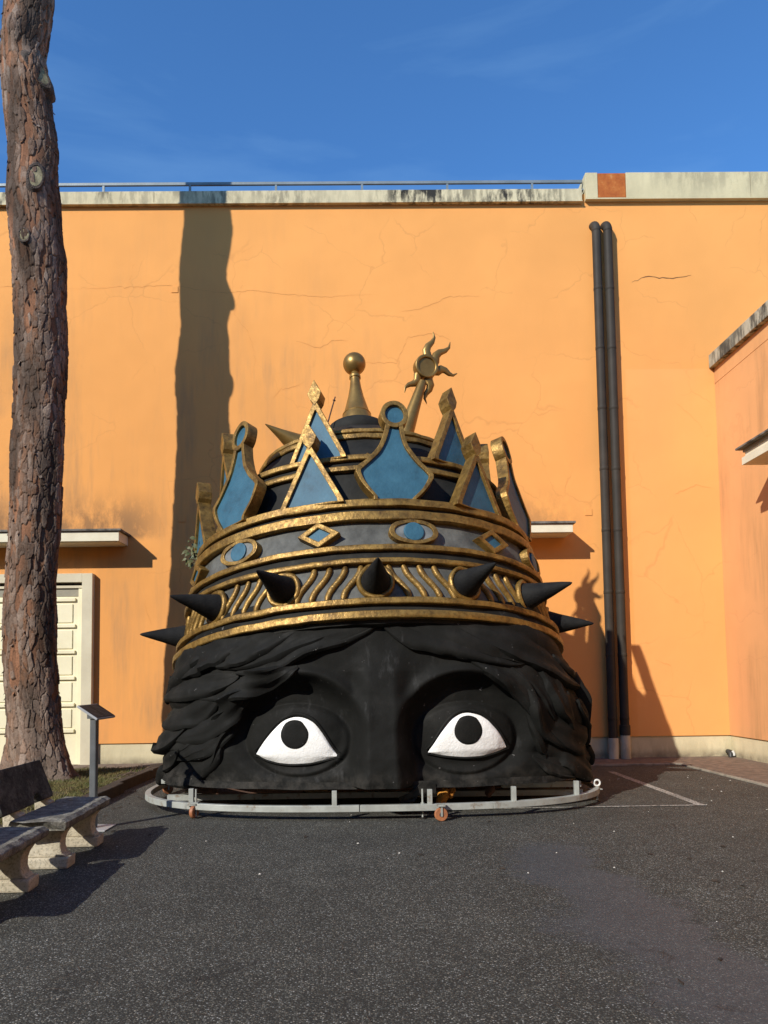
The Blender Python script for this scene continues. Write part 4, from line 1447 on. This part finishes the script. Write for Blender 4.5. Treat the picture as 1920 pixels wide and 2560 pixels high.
# castors
tyre = MB()
tyre.lathe([(.052, -.022), (.070, -.022), (.076, -.014), (.076, .014), (.070, .022), (.052, .022)], 28)
tyre_me = tyre.mesh('tyre', smooth=True)
hub_me = MB().lathe([(.055, -.016), (.030, -.020), (.016, -.026), (.016, .026), (.030, .020), (.055, .016)], 24).mesh('hub', smooth=True)
fork = MB().box(-.012, .012, -.034, -.029, -.02, .09).box(-.012, .012, .029, .034, -.02, .09).box(-.04, .04, -.045, .045, .0905, .098)
fork_me = fork.mesh('fork')
for (px, py, turn) in ((1103, 2053, .18), (485, 2046, 1.2), (1420, 1998, .9), (420, 1985, .6)):
    p = atZ(px, py, 0)
    Mx = Matrix.Translation((p.x, p.y, .0765)) @ Matrix.Rotation(turn, 4, 'Z')
    c_ = link('castor', fork_me, tr, M['galv'], Mx @ Matrix.Translation((0, 0, 0)))
    link('tyre', tyre_me, c_, M['tyre'], Mx @ Matrix.Rotation(pi / 2, 4, 'X'))
    link('hub', hub_me, c_, M['hub'], Mx @ Matrix.Rotation(pi / 2, 4, 'X'))
    MB().box(-.05, .05, -.05, .05, .0, .012).build('castor_plate', M['galv'], tr, Matrix.Translation((p.x, p.y + .02, .1755)))
# screw jacks
for (px, py, ring) in ((490, 2046, 0), (1057, 2047, 0), (1494, 2003, 1)):
    p = atZ(px, py, 0)
    j = MB().lathe([(.011, .01), (.011, .34 if not ring else .15)], 10, Matrix.Translation((p.x, p.y, 0))).build('jack', M['galv'], tr, smooth=True)
    MB().lathe([(.04, .0), (.04, .008), (.016, .014), (.016, .02)], 14, Matrix.Translation((p.x, p.y, .001))).build('jack_foot', M['hub'], j)
    MB().box(p.x - .10, p.x + .06, p.y - .03, p.y + .06, .150, .162).build('jack_plate', M['galv'], j)
    MB().lathe([(.022, .163), (.022, .185)], 6, Matrix.Translation((p.x, p.y, 0))).build('jack_nut', M['galv'], j)
    if ring:
        rg = MB().add(*(lambda R_, r_, n1, n2: ([((R_ + r_ * cos(2 * pi * b_ / n2)) * cos(2 * pi * a / n1), r_ * sin(2 * pi * b_ / n2), (R_ + r_ * cos(2 * pi * b_ / n2)) * sin(2 * pi * a / n1)) for a in range(n1) for b_ in range(n2)],
                                                [(a * n2 + b_, ((a + 1) % n1) * n2 + b_, ((a + 1) % n1) * n2 + (b_ + 1) % n2, a * n2 + (b_ + 1) % n2) for a in range(n1) for b_ in range(n2)]))(.038, .012, 22, 8))
        rg.build('ring_eye', M['white_plastic'], j, Matrix.Translation((p.x, p.y, .235)), smooth=True)

# yellow foam packed under the head
for (px, py, Y, s, lab) in ((1106, 1992, 9.25, .085, 'ragged yellow foam lump beside the front castor'), (1128, 1978, 9.3, .06, 'small yellow foam scrap jammed under the flange'), (1225, 1972, 9.5, .075, 'brown foam lump deep under the right eye')):
    p = atY(px, py, Y)
    bm = bmesh.new()
    bmesh.ops.create_icosphere(bm, subdivisions=3, radius=s)
    for v in bm.verts:
        v.co = Vector((v.co.x * .8, v.co.y, v.co.z * 1.3)) * (1 + .35 * mnoise.noise(v.co * 18 + p)) + Vector((.3 * v.co.z, 0, 0))
    me = bpy.data.meshes.new('foam_lump')
    bm.to_mesh(me)
    bm.free()
    props(link('foam_lump', me, None, M['foam'] if 'brown' not in lab else M['rusty'], Matrix.Translation(p)), lab, 'foam', 'foam scraps under the head')

# weed growing from the crown's left rim
wp = atY(492, 1418, HY + .15)
wd = empty('weed', wp, 'leafy weed sprouting behind the left rim of the crown', 'plant')
for k, (dx, dz_) in enumerate(((-.10, .42), (-.16, .30), (-.03, .22), (-.14, .12))):
    pts = [Vector((0, 0, -.05)) + wp, wp + Vector((dx * .4, -.02, dz_ * .55)), wp + Vector((dx, -.03, dz_))]
    MB().tube(pts, [.006, .005, .003], 6).build('stem', M['twig'], wd)
    for j in range(7):
        f = .3 + .7 * j / 6
        c_ = pts[0].lerp(pts[1], f * 2) if f < .5 else pts[1].lerp(pts[2], f * 2 - 1)
        a = random.uniform(0, 2 * pi)
        L = random.uniform(.06, .10)
        d = Vector((cos(a), sin(a) * .6, random.uniform(-.6, .3))).normalized()
        sd_ = d.cross(Vector((0, -1, .3))).normalized() * L * .32
        v = [c_, c_ + d * L * .35 + sd_, c_ + d * L * .75 + sd_ * .8 + Vector((0, 0, -.01)), c_ + d * L * 1.1 + Vector((0, 0, -.03)), c_ + d * L * .75 - sd_ * .8, c_ + d * L * .35 - sd_]
        MB().add(v, [(0, 1, 5), (1, 2, 4, 5), (2, 3, 4)]).build('leaf', M['leaf'], wd, fix=False)

# ================================================================== PINE TREE
TY = 12.0
TED = [(0, 8, 135), (70, 4, 128), (150, 0, 117), (200, 2, 130), (300, 13, 137), (370, 20, 149), (440, 18, 146), (500, 15, 153), (600, 23, 160), (650, 30, 168), (760, 34, 162), (900, 36, 168), (1000, 36, 165),
       (1100, 30, 162), (1200, 27, 156), (1350, 20, 148), (1450, 12, 141), (1550, 5, 144), (1650, 6, 144), (1750, 14, 151), (1800, 17, 154), (1850, 14, 162), (1895, 10, 174), (1930, 4, 184), (1955, -12, 200)]
tz, tcx, trr, tyy = [], [], [], []
for (py, xl_, xr_) in TED:
    ty_ = float(np.interp(py, [0, 1000, 1945], [12.00, 12.42, 12.45]))
    a, b_ = atY(xl_, py, ty_), atY(xr_, py, ty_)
    tyy.append(ty_)
    tz.append(.5 * (a.z + b_.z)); tcx.append(.5 * (a.x + b_.x)); trr.append(.5 * (b_.x - a.x) * .93)
tz, tcx, trr, tyy = [list(v)[::-1] for v in (tz, tcx, trr, tyy)]
tyy.append(11.9)
tz.append(16.5); tcx.append(tcx[-1] - .25); trr.append(trr[-1] * .86)
tz[0] = min(tz[0], .0)
tree = empty('pine_tree', (tcx[0], TY, .05), 'tall pine trunk with flaking plated bark left of the black head', 'tree')
nth, nz_ = 300, 1500
th = np.linspace(0, 2 * pi, nth, endpoint=False)
zv = np.concatenate([np.linspace(.0, 12.9, nz_ - 60), np.linspace(12.95, 16.5, 60)])
TH, ZV = np.meshgrid(th, zv)
CXv = np.interp(ZV, tz, tcx)
RV = np.interp(ZV, tz, trr)
# a little smoothing of the outline
Rm = .50
circ = 2 * pi * Rm
KN = [(86, 444, .30, .30), (66, 594, .22, .22), (84, 168, .34, .34), (28, 60, .2, .2)]


def cells(S, Z, cw, ch, seed, nS):
    """wrapping jittered cells: returns d1, d2, id hash of the nearest, and offset vector"""
    r_ = np.random.default_rng(seed)
    nzc = int(17.5 / ch) + 4
    jx, jy = r_.uniform(.05, .95, (nzc, nS)), r_.uniform(.05, .95, (nzc, nS))
    hv = r_.uniform(0, 1, (nzc, nS, 4))
    sx, sz = S / (circ / nS), Z / ch + 1.5
    ix, iz = np.floor(sx).astype(int), np.floor(sz).astype(int)
    d1 = np.full(S.shape, 9.); d2 = np.full(S.shape, 9.)
    bi = np.zeros(S.shape + (2,), int); ox = np.zeros(S.shape); oz = np.zeros(S.shape)
    for a in (-1, 0, 1):
        for b_ in (-1, 0, 1):
            cx_, cz_ = ix + a, np.clip(iz + b_, 0, nzc - 1)
            cxw = cx_ % nS
            ddx = sx - (cx_ + jx[cz_, cxw]); ddz = sz - (cz_ + jy[cz_, cxw])
            d = np.sqrt(ddx ** 2 + ddz ** 2)
            m_ = d < d1
            d2 = np.where(m_, d1, np.minimum(d2, d))
            bi[m_, 0] = cz_[m_]; bi[m_, 1] = cxw[m_]
            ox = np.where(m_, ddx, ox); oz = np.where(m_, ddz, oz)
            d1 = np.where(m_, d, d1)
    return d1, d2, hv[bi[..., 0], bi[..., 1]], ox, oz


def fnoise(S, Z, f, seed):
    r_ = np.random.default_rng(seed)
    out = np.zeros_like(S)
    for k in range(7):
        n1 = int(r_.integers(1, 5) * max(1, round(f)))
        fz = r_.uniform(-1, 1) * f * 2.2
        out += np.sin(n1 * S / Rm + fz * Z + r_.uniform(0, 6.28)) / 7 * 1.8
    return out


S = TH * Rm
dS = S + .025 * fnoise(S, ZV, 4, 1) + .012 * fnoise(S, ZV, 10, 2)
dZ = ZV + .05 * fnoise(S, ZV, 3, 3) + .02 * fnoise(S, ZV, 9, 4)
d1, d2, hv, ox, oz = cells(dS % circ, dZ, None, .25, 11, 38)
e1, e2, hw_, ox2, oz2 = cells((dS * 1.0 + .3) % circ, dZ, None, .085, 12, 66)
edge = np.clip((d2 - d1) / .13, 0, 1)
edge2 = np.clip((e2 - e1) / .15, 0, 1)
ht = .034 * edge ** .45 * (.55 + .6 * hv[..., 0]) + .008 * (hv[..., 1] - .5) * ox * 2 + .010 * (hv[..., 2] - .5) * oz * 2
ht += .008 * edge2 ** .7 * (.2 + hw_[..., 0]) * (.3 + .7 * (hv[..., 3] > .3))
# peeled plates sit deeper
peel = (hv[..., 3] < .16) | ((fnoise(S, ZV, 1.2, 9) > .80) & (hv[..., 0] < .75))
ht = np.where(peel, ht * .35, ht)
swell = .035 * fnoise(S, ZV, 1.0, 5)
flare = np.clip((1.0 - ZV) / 1.0, 0, 1) ** 2
rootl = flare * (.13 * np.cos(5 * TH + .6) + .06 * np.cos(3 * TH))
Rr = RV * (1 + .0 * swell) + swell * .6 + rootl + ht - .02
Xt = CXv + Rr * np.sin(TH)
TYV = np.interp(ZV, tz, tyy)
Yt = TYV - .74 * Rr * np.cos(TH)
Vt = np.stack([Xt, Yt, ZV], -1)
kpos = []
for (kx, ky, kr, kr2) in KN:
    p = atY(kx, ky, float(np.interp(ky, [0, 1000], [12.00, 12.42])) - .33)
    kpos.append((p, kr))
    dd = np.sqrt((Vt[..., 0] - p.x) ** 2 + ((Vt[..., 2] - p.z) / 1.25) ** 2)
    mm = (Vt[..., 1] < TYV) * np.exp(-(dd / kr) ** 2) * .12
    Vt[..., 1] -= mm
# colours
pal = np.array([[.165, .112, .082], [.21, .150, .115], [.255, .19, .15], [.31, .25, .205], [.23, .125, .072], [.12, .078, .055]])
idx = np.floor(hv[..., 1] * 6).astype(int) % 6
idx2 = np.floor(hw_[..., 1] * 6).astype(int) % 6
c_ = .6 * pal[idx] + .4 * pal[idx2]
orange = np.array([.26, .135, .078])
c_ = np.where(peel[..., None], orange * (.75 + .5 * hv[..., 2:3]), c_)
dark = np.clip(fnoise(S, ZV, 1.3, 21) * 1.2 + .15 * np.clip((ZV - 3) / 4, 0, 1) + .08, 0, .75)[..., None]
c_ = c_ * (1 - dark) + np.array([.045, .034, .026]) * dark
pale = np.clip((1.8 - ZV) / 1.8, 0, 1)[..., None] * .45
c_ = c_ * (1 - pale) + pale * np.array([.34, .28, .235]) * (.6 + .8 * hv[..., 0:1])
fur = (1 - edge ** .5)[..., None]
c_ = c_ * (1 - .75 * fur) + np.array([.036, .024, .017]) * .75 * fur
me = grid_mesh('trunk', Vt, nth, len(zv), True)
ca = me.color_attributes.new('bark', 'FLOAT_COLOR', 'POINT')
ca.data.foreach_set('color', np.concatenate([c_, np.ones(c_.shape[:2] + (1,))], -1).reshape(-1).astype(np.float32))
link('trunk', me, tree, M['bark'])
# sawn branch stubs
for k, ((p, kr), (tw, th_)) in enumerate(zip(kpos[:3], ((.10, .175), (.075, .10), (.10, .23)))):
    tyk, rk, ck_ = float(np.interp(p.z, tz, tyy)), float(np.interp(p.z, tz, trr)), float(np.interp(p.z, tz, tcx))
    sk = max(-.8, min(.8, (p.x - ck_) / rk))
    ang = (-.1, .3, .6)[k]
    out = Vector((sk * .74, -sqrt(1 - sk * sk), .05)).normalized()
    p = Vector((ck_ + rk * sk, tyk - .74 * rk * sqrt(1 - sk * sk), p.z)) + out * (.10 if k < 2 else .075)
    zz_ = Vector((0, 0, 1))
    rx = zz_.cross(out).normalized()
    up_ = out.cross(rx)
    Mk = Matrix.Translation(p) @ Matrix(((rx.x, up_.x, out.x, 0), (rx.y, up_.y, out.y, 0), (rx.z, up_.z, out.z, 0), (0, 0, 0, 1))) @ Matrix.Rotation(ang, 4, 'Z')
    n_ = 26
    vs, fs = [], []
    prof = [(1.9, -.16), (1.6, -.05), (1.3, .012), (1.06, .014), (1.0, .0)]
    for (q_, h_) in prof:
        for i in range(n_):
            w = 2 * pi * i / n_
            wb_ = 1 + .10 * mnoise.noise(Vector((cos(w) * 2, sin(w) * 2, q_ * 3 + k * 7)))
            vs.append((tw * q_ * wb_ * cos(w), th_ * q_ * wb_ * sin(w), h_ + .012 * mnoise.noise(Vector((cos(w) * 4, sin(w) * 4, k)))))
    for r_ in range(len(prof) - 1):
        for i in range(n_):
            fs.append((r_ * n_ + i, r_ * n_ + (i + 1) % n_, (r_ + 1) * n_ + (i + 1) % n_, (r_ + 1) * n_ + i))
    o = MB().add(vs, fs).build('branch_collar', M['knot_bark'], tree, Mk, smooth=True)
    vs = [(tw * 1.02 * cos(2 * pi * i / n_), th_ * 1.02 * sin(2 * pi * i / n_), .004) for i in range(n_)] + [(0, 0, .012)]
    MB().add(vs, [(i, (i + 1) % n_, n_) for i in range(n_)]).build('sawn_face', M['knot'], o, Mk)
    vs = [(tw * .40 * cos(2 * pi * i / n_) - tw * .15, th_ * .36 * sin(2 * pi * i / n_) + th_ * (.35 if k != 2 else .1), .0145) for i in range(n_)]
    if k == 2: MB().add(vs, [tuple(range(n_))]).build('hollow', M['knot_dark'], o, Mk)
# loose bark flakes along the flanks
V, F, Cc = [], [], []
for k in range(380):
    z = random.uniform(.3, 12.8)
    a = random.choice((-1, 1)) * (pi / 2 + random.gauss(0, .22)) if random.random() < .5 else random.uniform(-1.5, 1.5)
    r_ = float(np.interp(z, tz, trr)) - .015
    cx_ = float(np.interp(z, tz, tcx))
    w, h = random.uniform(.012, .03), random.uniform(.04, .10)
    o_ = random.uniform(.012, .04)
    tng = Vector((cos(a), sin(a), 0)); out = Vector((sin(a), -cos(a), 0))
    base = Vector((cx_ + out.x * r_, float(np.interp(z, tz, tyy)) + .74 * out.y * r_, z))
    vs = [base - tng * w, base + tng * w * .8, base + tng * w * .9 + out * o_ - Vector((0, 0, h * .7)), base + out * o_ * 1.3 - Vector((0, 0, h)) - tng * w * .3, base - tng * w + out * o_ * .6 - Vector((0, 0, h * .6))]
    b = len(V)
    V += [tuple(v) for v in vs]; F.append((b, b + 1, b + 2, b + 3, b + 4))
    c0 = pal[random.randrange(6)] * random.uniform(.5, 1.1)
    Cc += [(*c0, 1)] * 5
me = bpy.data.meshes.new('bark_flakes')
me.from_pydata(V, [], F)
ca = me.color_attributes.new('bark', 'FLOAT_COLOR', 'POINT')
ca.data.foreach_set('color', np.array(Cc, np.float32).reshape(-1))
props(link('bark_flakes', me, tree, M['bark']), kind='stuff')

# ================================================================== STONE BENCHES
def pedestal():
    m = MB()
    hp = [(.20, .10), (.165, .13), (.150, .18), (.150, .24), (.165, .29), (.195, .33), (.215, .355)]
    m.prism(hp + [(-x, z) for x, z in hp[::-1]], -.075, .075, Matrix(((1, 0, 0, 0), (0, 0, 1, 0), (0, 1, 0, 0), (0, 0, 0, 1))))
    return m


def bench(x, y0, y1, label, back, chip, rz=0.0):
    e = empty('stone_bench', (x, .5 * (y0 + y1), 0), label, 'bench', 'weathered stone benches')
    L = y1 - y0
    W0 = Matrix.Translation((x, .5 * (y0 + y1), 0)) @ Matrix.Rotation(rz, 4, 'Z')
    # seat slab: upper face slightly dished, one end broken
    m = MB()
    ny_ = 26
    prof = [(-.235, .352), (-.245, .40), (-.225, .445), (-.10, .438), (.08, .437), (.19, .440), (.232, .415), (.228, .375), (.215, .352)]
    vs, fs = [], []
    k = len(prof)
    for i in range(ny_ + 1):
        y = -L / 2 + L * i / ny_
        for (px_, pz_) in prof:
            dy = 0
            if i == 0 and chip:
                dy = .06 * mnoise.noise(Vector((px_ * 14, pz_ * 9, 2))) + (.05 if px_ > .1 else 0)
            vs.append((px_, y + dy, pz_ + .004 * mnoise.noise(Vector((px_ * 6, y * 6, 1)))))
    for i in range(ny_):
        for j in range(k):
            fs.append((i * k + j, i * k + (j + 1) % k, (i + 1) * k + (j + 1) % k, (i + 1) * k + j))
    fs += [tuple(range(k)), tuple(ny_ * k + j for j in range(k))]
    m.add(vs, fs).build('seat', M['benchseat'], e, W0, bevel=.010, rough=.010, rscale=9)
    for s_ in (-1, 1):
        pm_ = pedestal()
        lg = pm_.build('leg', M['bench'], e, W0 @ Matrix.Translation((-.01, s_ * (L / 2 - .26), 0)), bevel=.012, rough=.006, rscale=9)
        MB().box(-.225, .225, -.105, .105, .0, .0995).build('foot', M['bench'], lg, W0 @ Matrix.Translation((-.01, s_ * (L / 2 - .26), 0)), bevel=.018, rough=.006, rscale=8)
        if back:
            a = [(-.26, .30), (-.22, .455), (-.26, .475), (-.33, .70), (-.40, .70), (-.37, .48), (-.36, .30)]
            MB().prism(a, -.07, .07, Matrix(((1, 0, 0, 0), (0, 0, 1, 0), (0, 1, 0, 0), (0, 0, 0, 1)))).build('back_support', M['bench'], e, W0 @ Matrix.Translation((0, s_ * (L / 2 - .33) - .05, 0)), bevel=.012)
    if back:
        Mb = W0 @ Matrix.Translation((-.275, -.20, .485)) @ Matrix.Rotation(radians(-19), 4, 'Y')
        h_, hl = .385, L / 2 - .10
        pr = [(-hl, .03), (-hl + .02, h_ - .05), (-hl + .07, h_), (hl - .07, h_), (hl - .02, h_ - .05), (hl, .03), (hl - .02, .0), (.30, .0), (.27, .06), (.20, .085), (.13, .06), (.10, .0), (-hl + .02, .0)]
        MB().prism(pr, -.045, .045, Matrix(((0, 0, 1, 0), (1, 0, 0, 0), (0, 1, 0, 0), (0, 0, 0, 1)))).build('backrest', M['benchtop'], e, Mb, bevel=.014, rough=.008, rscale=8)
    return e


bench(-2.82, 6.55, 7.95, 'weathered stone bench with upright backrest and broken seat end, beside the sign', True, True, 0.055)
bench(-2.79, 4.92, 6.34, 'nearest stone bench, cut off by the left edge of the picture', True, False, 0.045)

# ================================================================== INFORMATION LECTERN
sp_ = atZ(233, 2072, 0)
SX, SY = sp_.x, sp_.y
sg = empty('information_sign', (SX, SY, 0), 'grey information lectern with tilted dark panel beside the bench', 'sign')
MB().box(SX - .15, SX + .19, SY - .19, SY + .19, .002, .014).build('base_plate', M['alu'], sg, bevel=.003)
MB().box(SX - .035, SX + .035, SY - .045, SY + .045, .014, 1.235).build('post', M['alu_dark'], sg, bevel=.012)
Mp = Matrix.Translation((SX + .025, SY, 1.285)) @ Matrix.Rotation(radians(34), 4, 'Y')
MB().box(-.13, .13, -.30, .30, -.012, .012).build('panel', M['alu'], sg, Mp, bevel=.004)
pr = MB().box(-.118, .118, -.288, .288, .0125, .016).build('printed_sheet', M['panel_print'], sg, Mp)
for k in range(9):
    for (a, b_) in ((-.26, -.03), (.02, .25)):
        MB().box(-.10 + k * .024, -.096 + k * .024, a, b_ - random.uniform(0, .05), .0162, .0168).build('text_line', M['print_line'], pr, Mp)
MB().box(SX - .06, SX + .05, SY - .06, SY + .06, 1.21, 1.262).build('panel_bracket', M['alu_dark'], sg)

# ================================================================== SMALL THINGS ON THE GROUND
V, F = [], []
for k in range(95):
    if k < 65:
        x, y = random.uniform(-3.5, 6), random.uniform(2.6, 10)
    else:
        x, y = random.uniform(2.5, 5.8), random.uniform(9, 13.5)
    s_ = random.uniform(.003, .010) * (1 if y < 6 else 1.4)
    b = len(V)
    a = random.uniform(0, 6.28)
    for i in range(4):
        w = a + i * pi / 2
        V.append((x + s_ * cos(w) * random.uniform(.6, 1.5), y + s_ * sin(w) * random.uniform(.6, 1.4), .002))
    V.append((x, y, s_ * .9))
    F += [(b + i, b + (i + 1) % 4, b + 4) for i in range(4)]
me = bpy.data.meshes.new('stone_chips')
me.from_pydata(V, [], F)
props(link('stone_chips', me, None, M['chip']), 'tiny white stone chips strewn over the asphalt', 'chips', None, 'stuff')
V, F = [], []
for k in range(46):
    x, y = (random.uniform(-3.3, 4), random.uniform(3, 9)) if k < 26 else (random.uniform(-3.45, -3.0), random.uniform(8.5, 13))
    a = random.uniform(0, 6.28)
    L = random.uniform(.02, .05)
    d, s_ = Vector((cos(a), sin(a), 0)), Vector((-sin(a), cos(a), 0))
    p = Vector((x, y, .005))
    b = len(V)
    V += [tuple(v) for v in (p - d * L, p + s_ * L * .4 + Vector((0, 0, .012)), p + d * L + Vector((0, 0, .006)), p - s_ * L * .4)]
    F.append((b, b + 1, b + 2, b + 3))
me = bpy.data.meshes.new('fallen_leaves')
me.from_pydata(V, [], F)
props(link('fallen_leaves', me, None, M['deadleaf']), 'dark dead leaves scattered over the yard', 'leaves', None, 'stuff')
V, F = [], []
for k in range(900):
    x, y = (-3.4 + abs(random.gauss(0, .7)), random.uniform(6.5, 13.5)) if k < 450 else (random.uniform(-3.4, 5.5), random.uniform(3, 9.3))
    a = random.uniform(0, pi)
    L = random.uniform(.03, .07)
    w = .0012
    d, s_ = Vector((cos(a), sin(a), 0)), Vector((-sin(a), cos(a), 0))
    p = Vector((x, y, .006))
    b = len(V)
    V += [tuple(v) for v in (p - d * L - s_ * w, p - d * L + s_ * w, p + d * L + s_ * w, p + d * L - s_ * w)]
    F.append((b, b + 1, b + 2, b + 3))
me = bpy.data.meshes.new('pine_needles')
me.from_pydata(V, [], F)
props(link('pine_needles', me, None, M['twig']), 'dry brown pine needles scattered over the asphalt', 'needles', None, 'stuff')
# cut branches lying by the timber edging
for k, (px, py, L, az, lab) in enumerate(((325, 1936, .75, .5, 'thick bare branch lying on the lawn by the trolley'), (345, 1930, .55, 1.1, 'short forked branch beside the timber edging'), (310, 1944, .5, -.2, 'thin twig resting on the lawn edge'))):
    p = atZ(px, py, .10)
    e = empty('fallen_branch', p, lab, 'branch')
    d = Vector((cos(az), sin(az), .12))
    pts = [p + d * L * (f - .5) + Vector((0, 0, .05 * mnoise.noise(Vector((k, f * 3, 0))))) for f in np.linspace(0, 1, 7)]
    MB().tube(pts, [.028 - .003 * i for i in range(7)] if k == 0 else [.016 - .002 * i for i in range(7)], 8).build('stem', M['twig'], e, smooth=True)
    for j in range(5):
        q_ = pts[1 + j]
        a = az + random.choice((-1, 1)) * random.uniform(.5, 1.1)
        MB().tube([q_, q_ + Vector((cos(a), sin(a), .5)) * .10, q_ + Vector((cos(a), sin(a), .35)) * .2], [.009, .007, .003], 6).build('side_twig', M['twig'], e)
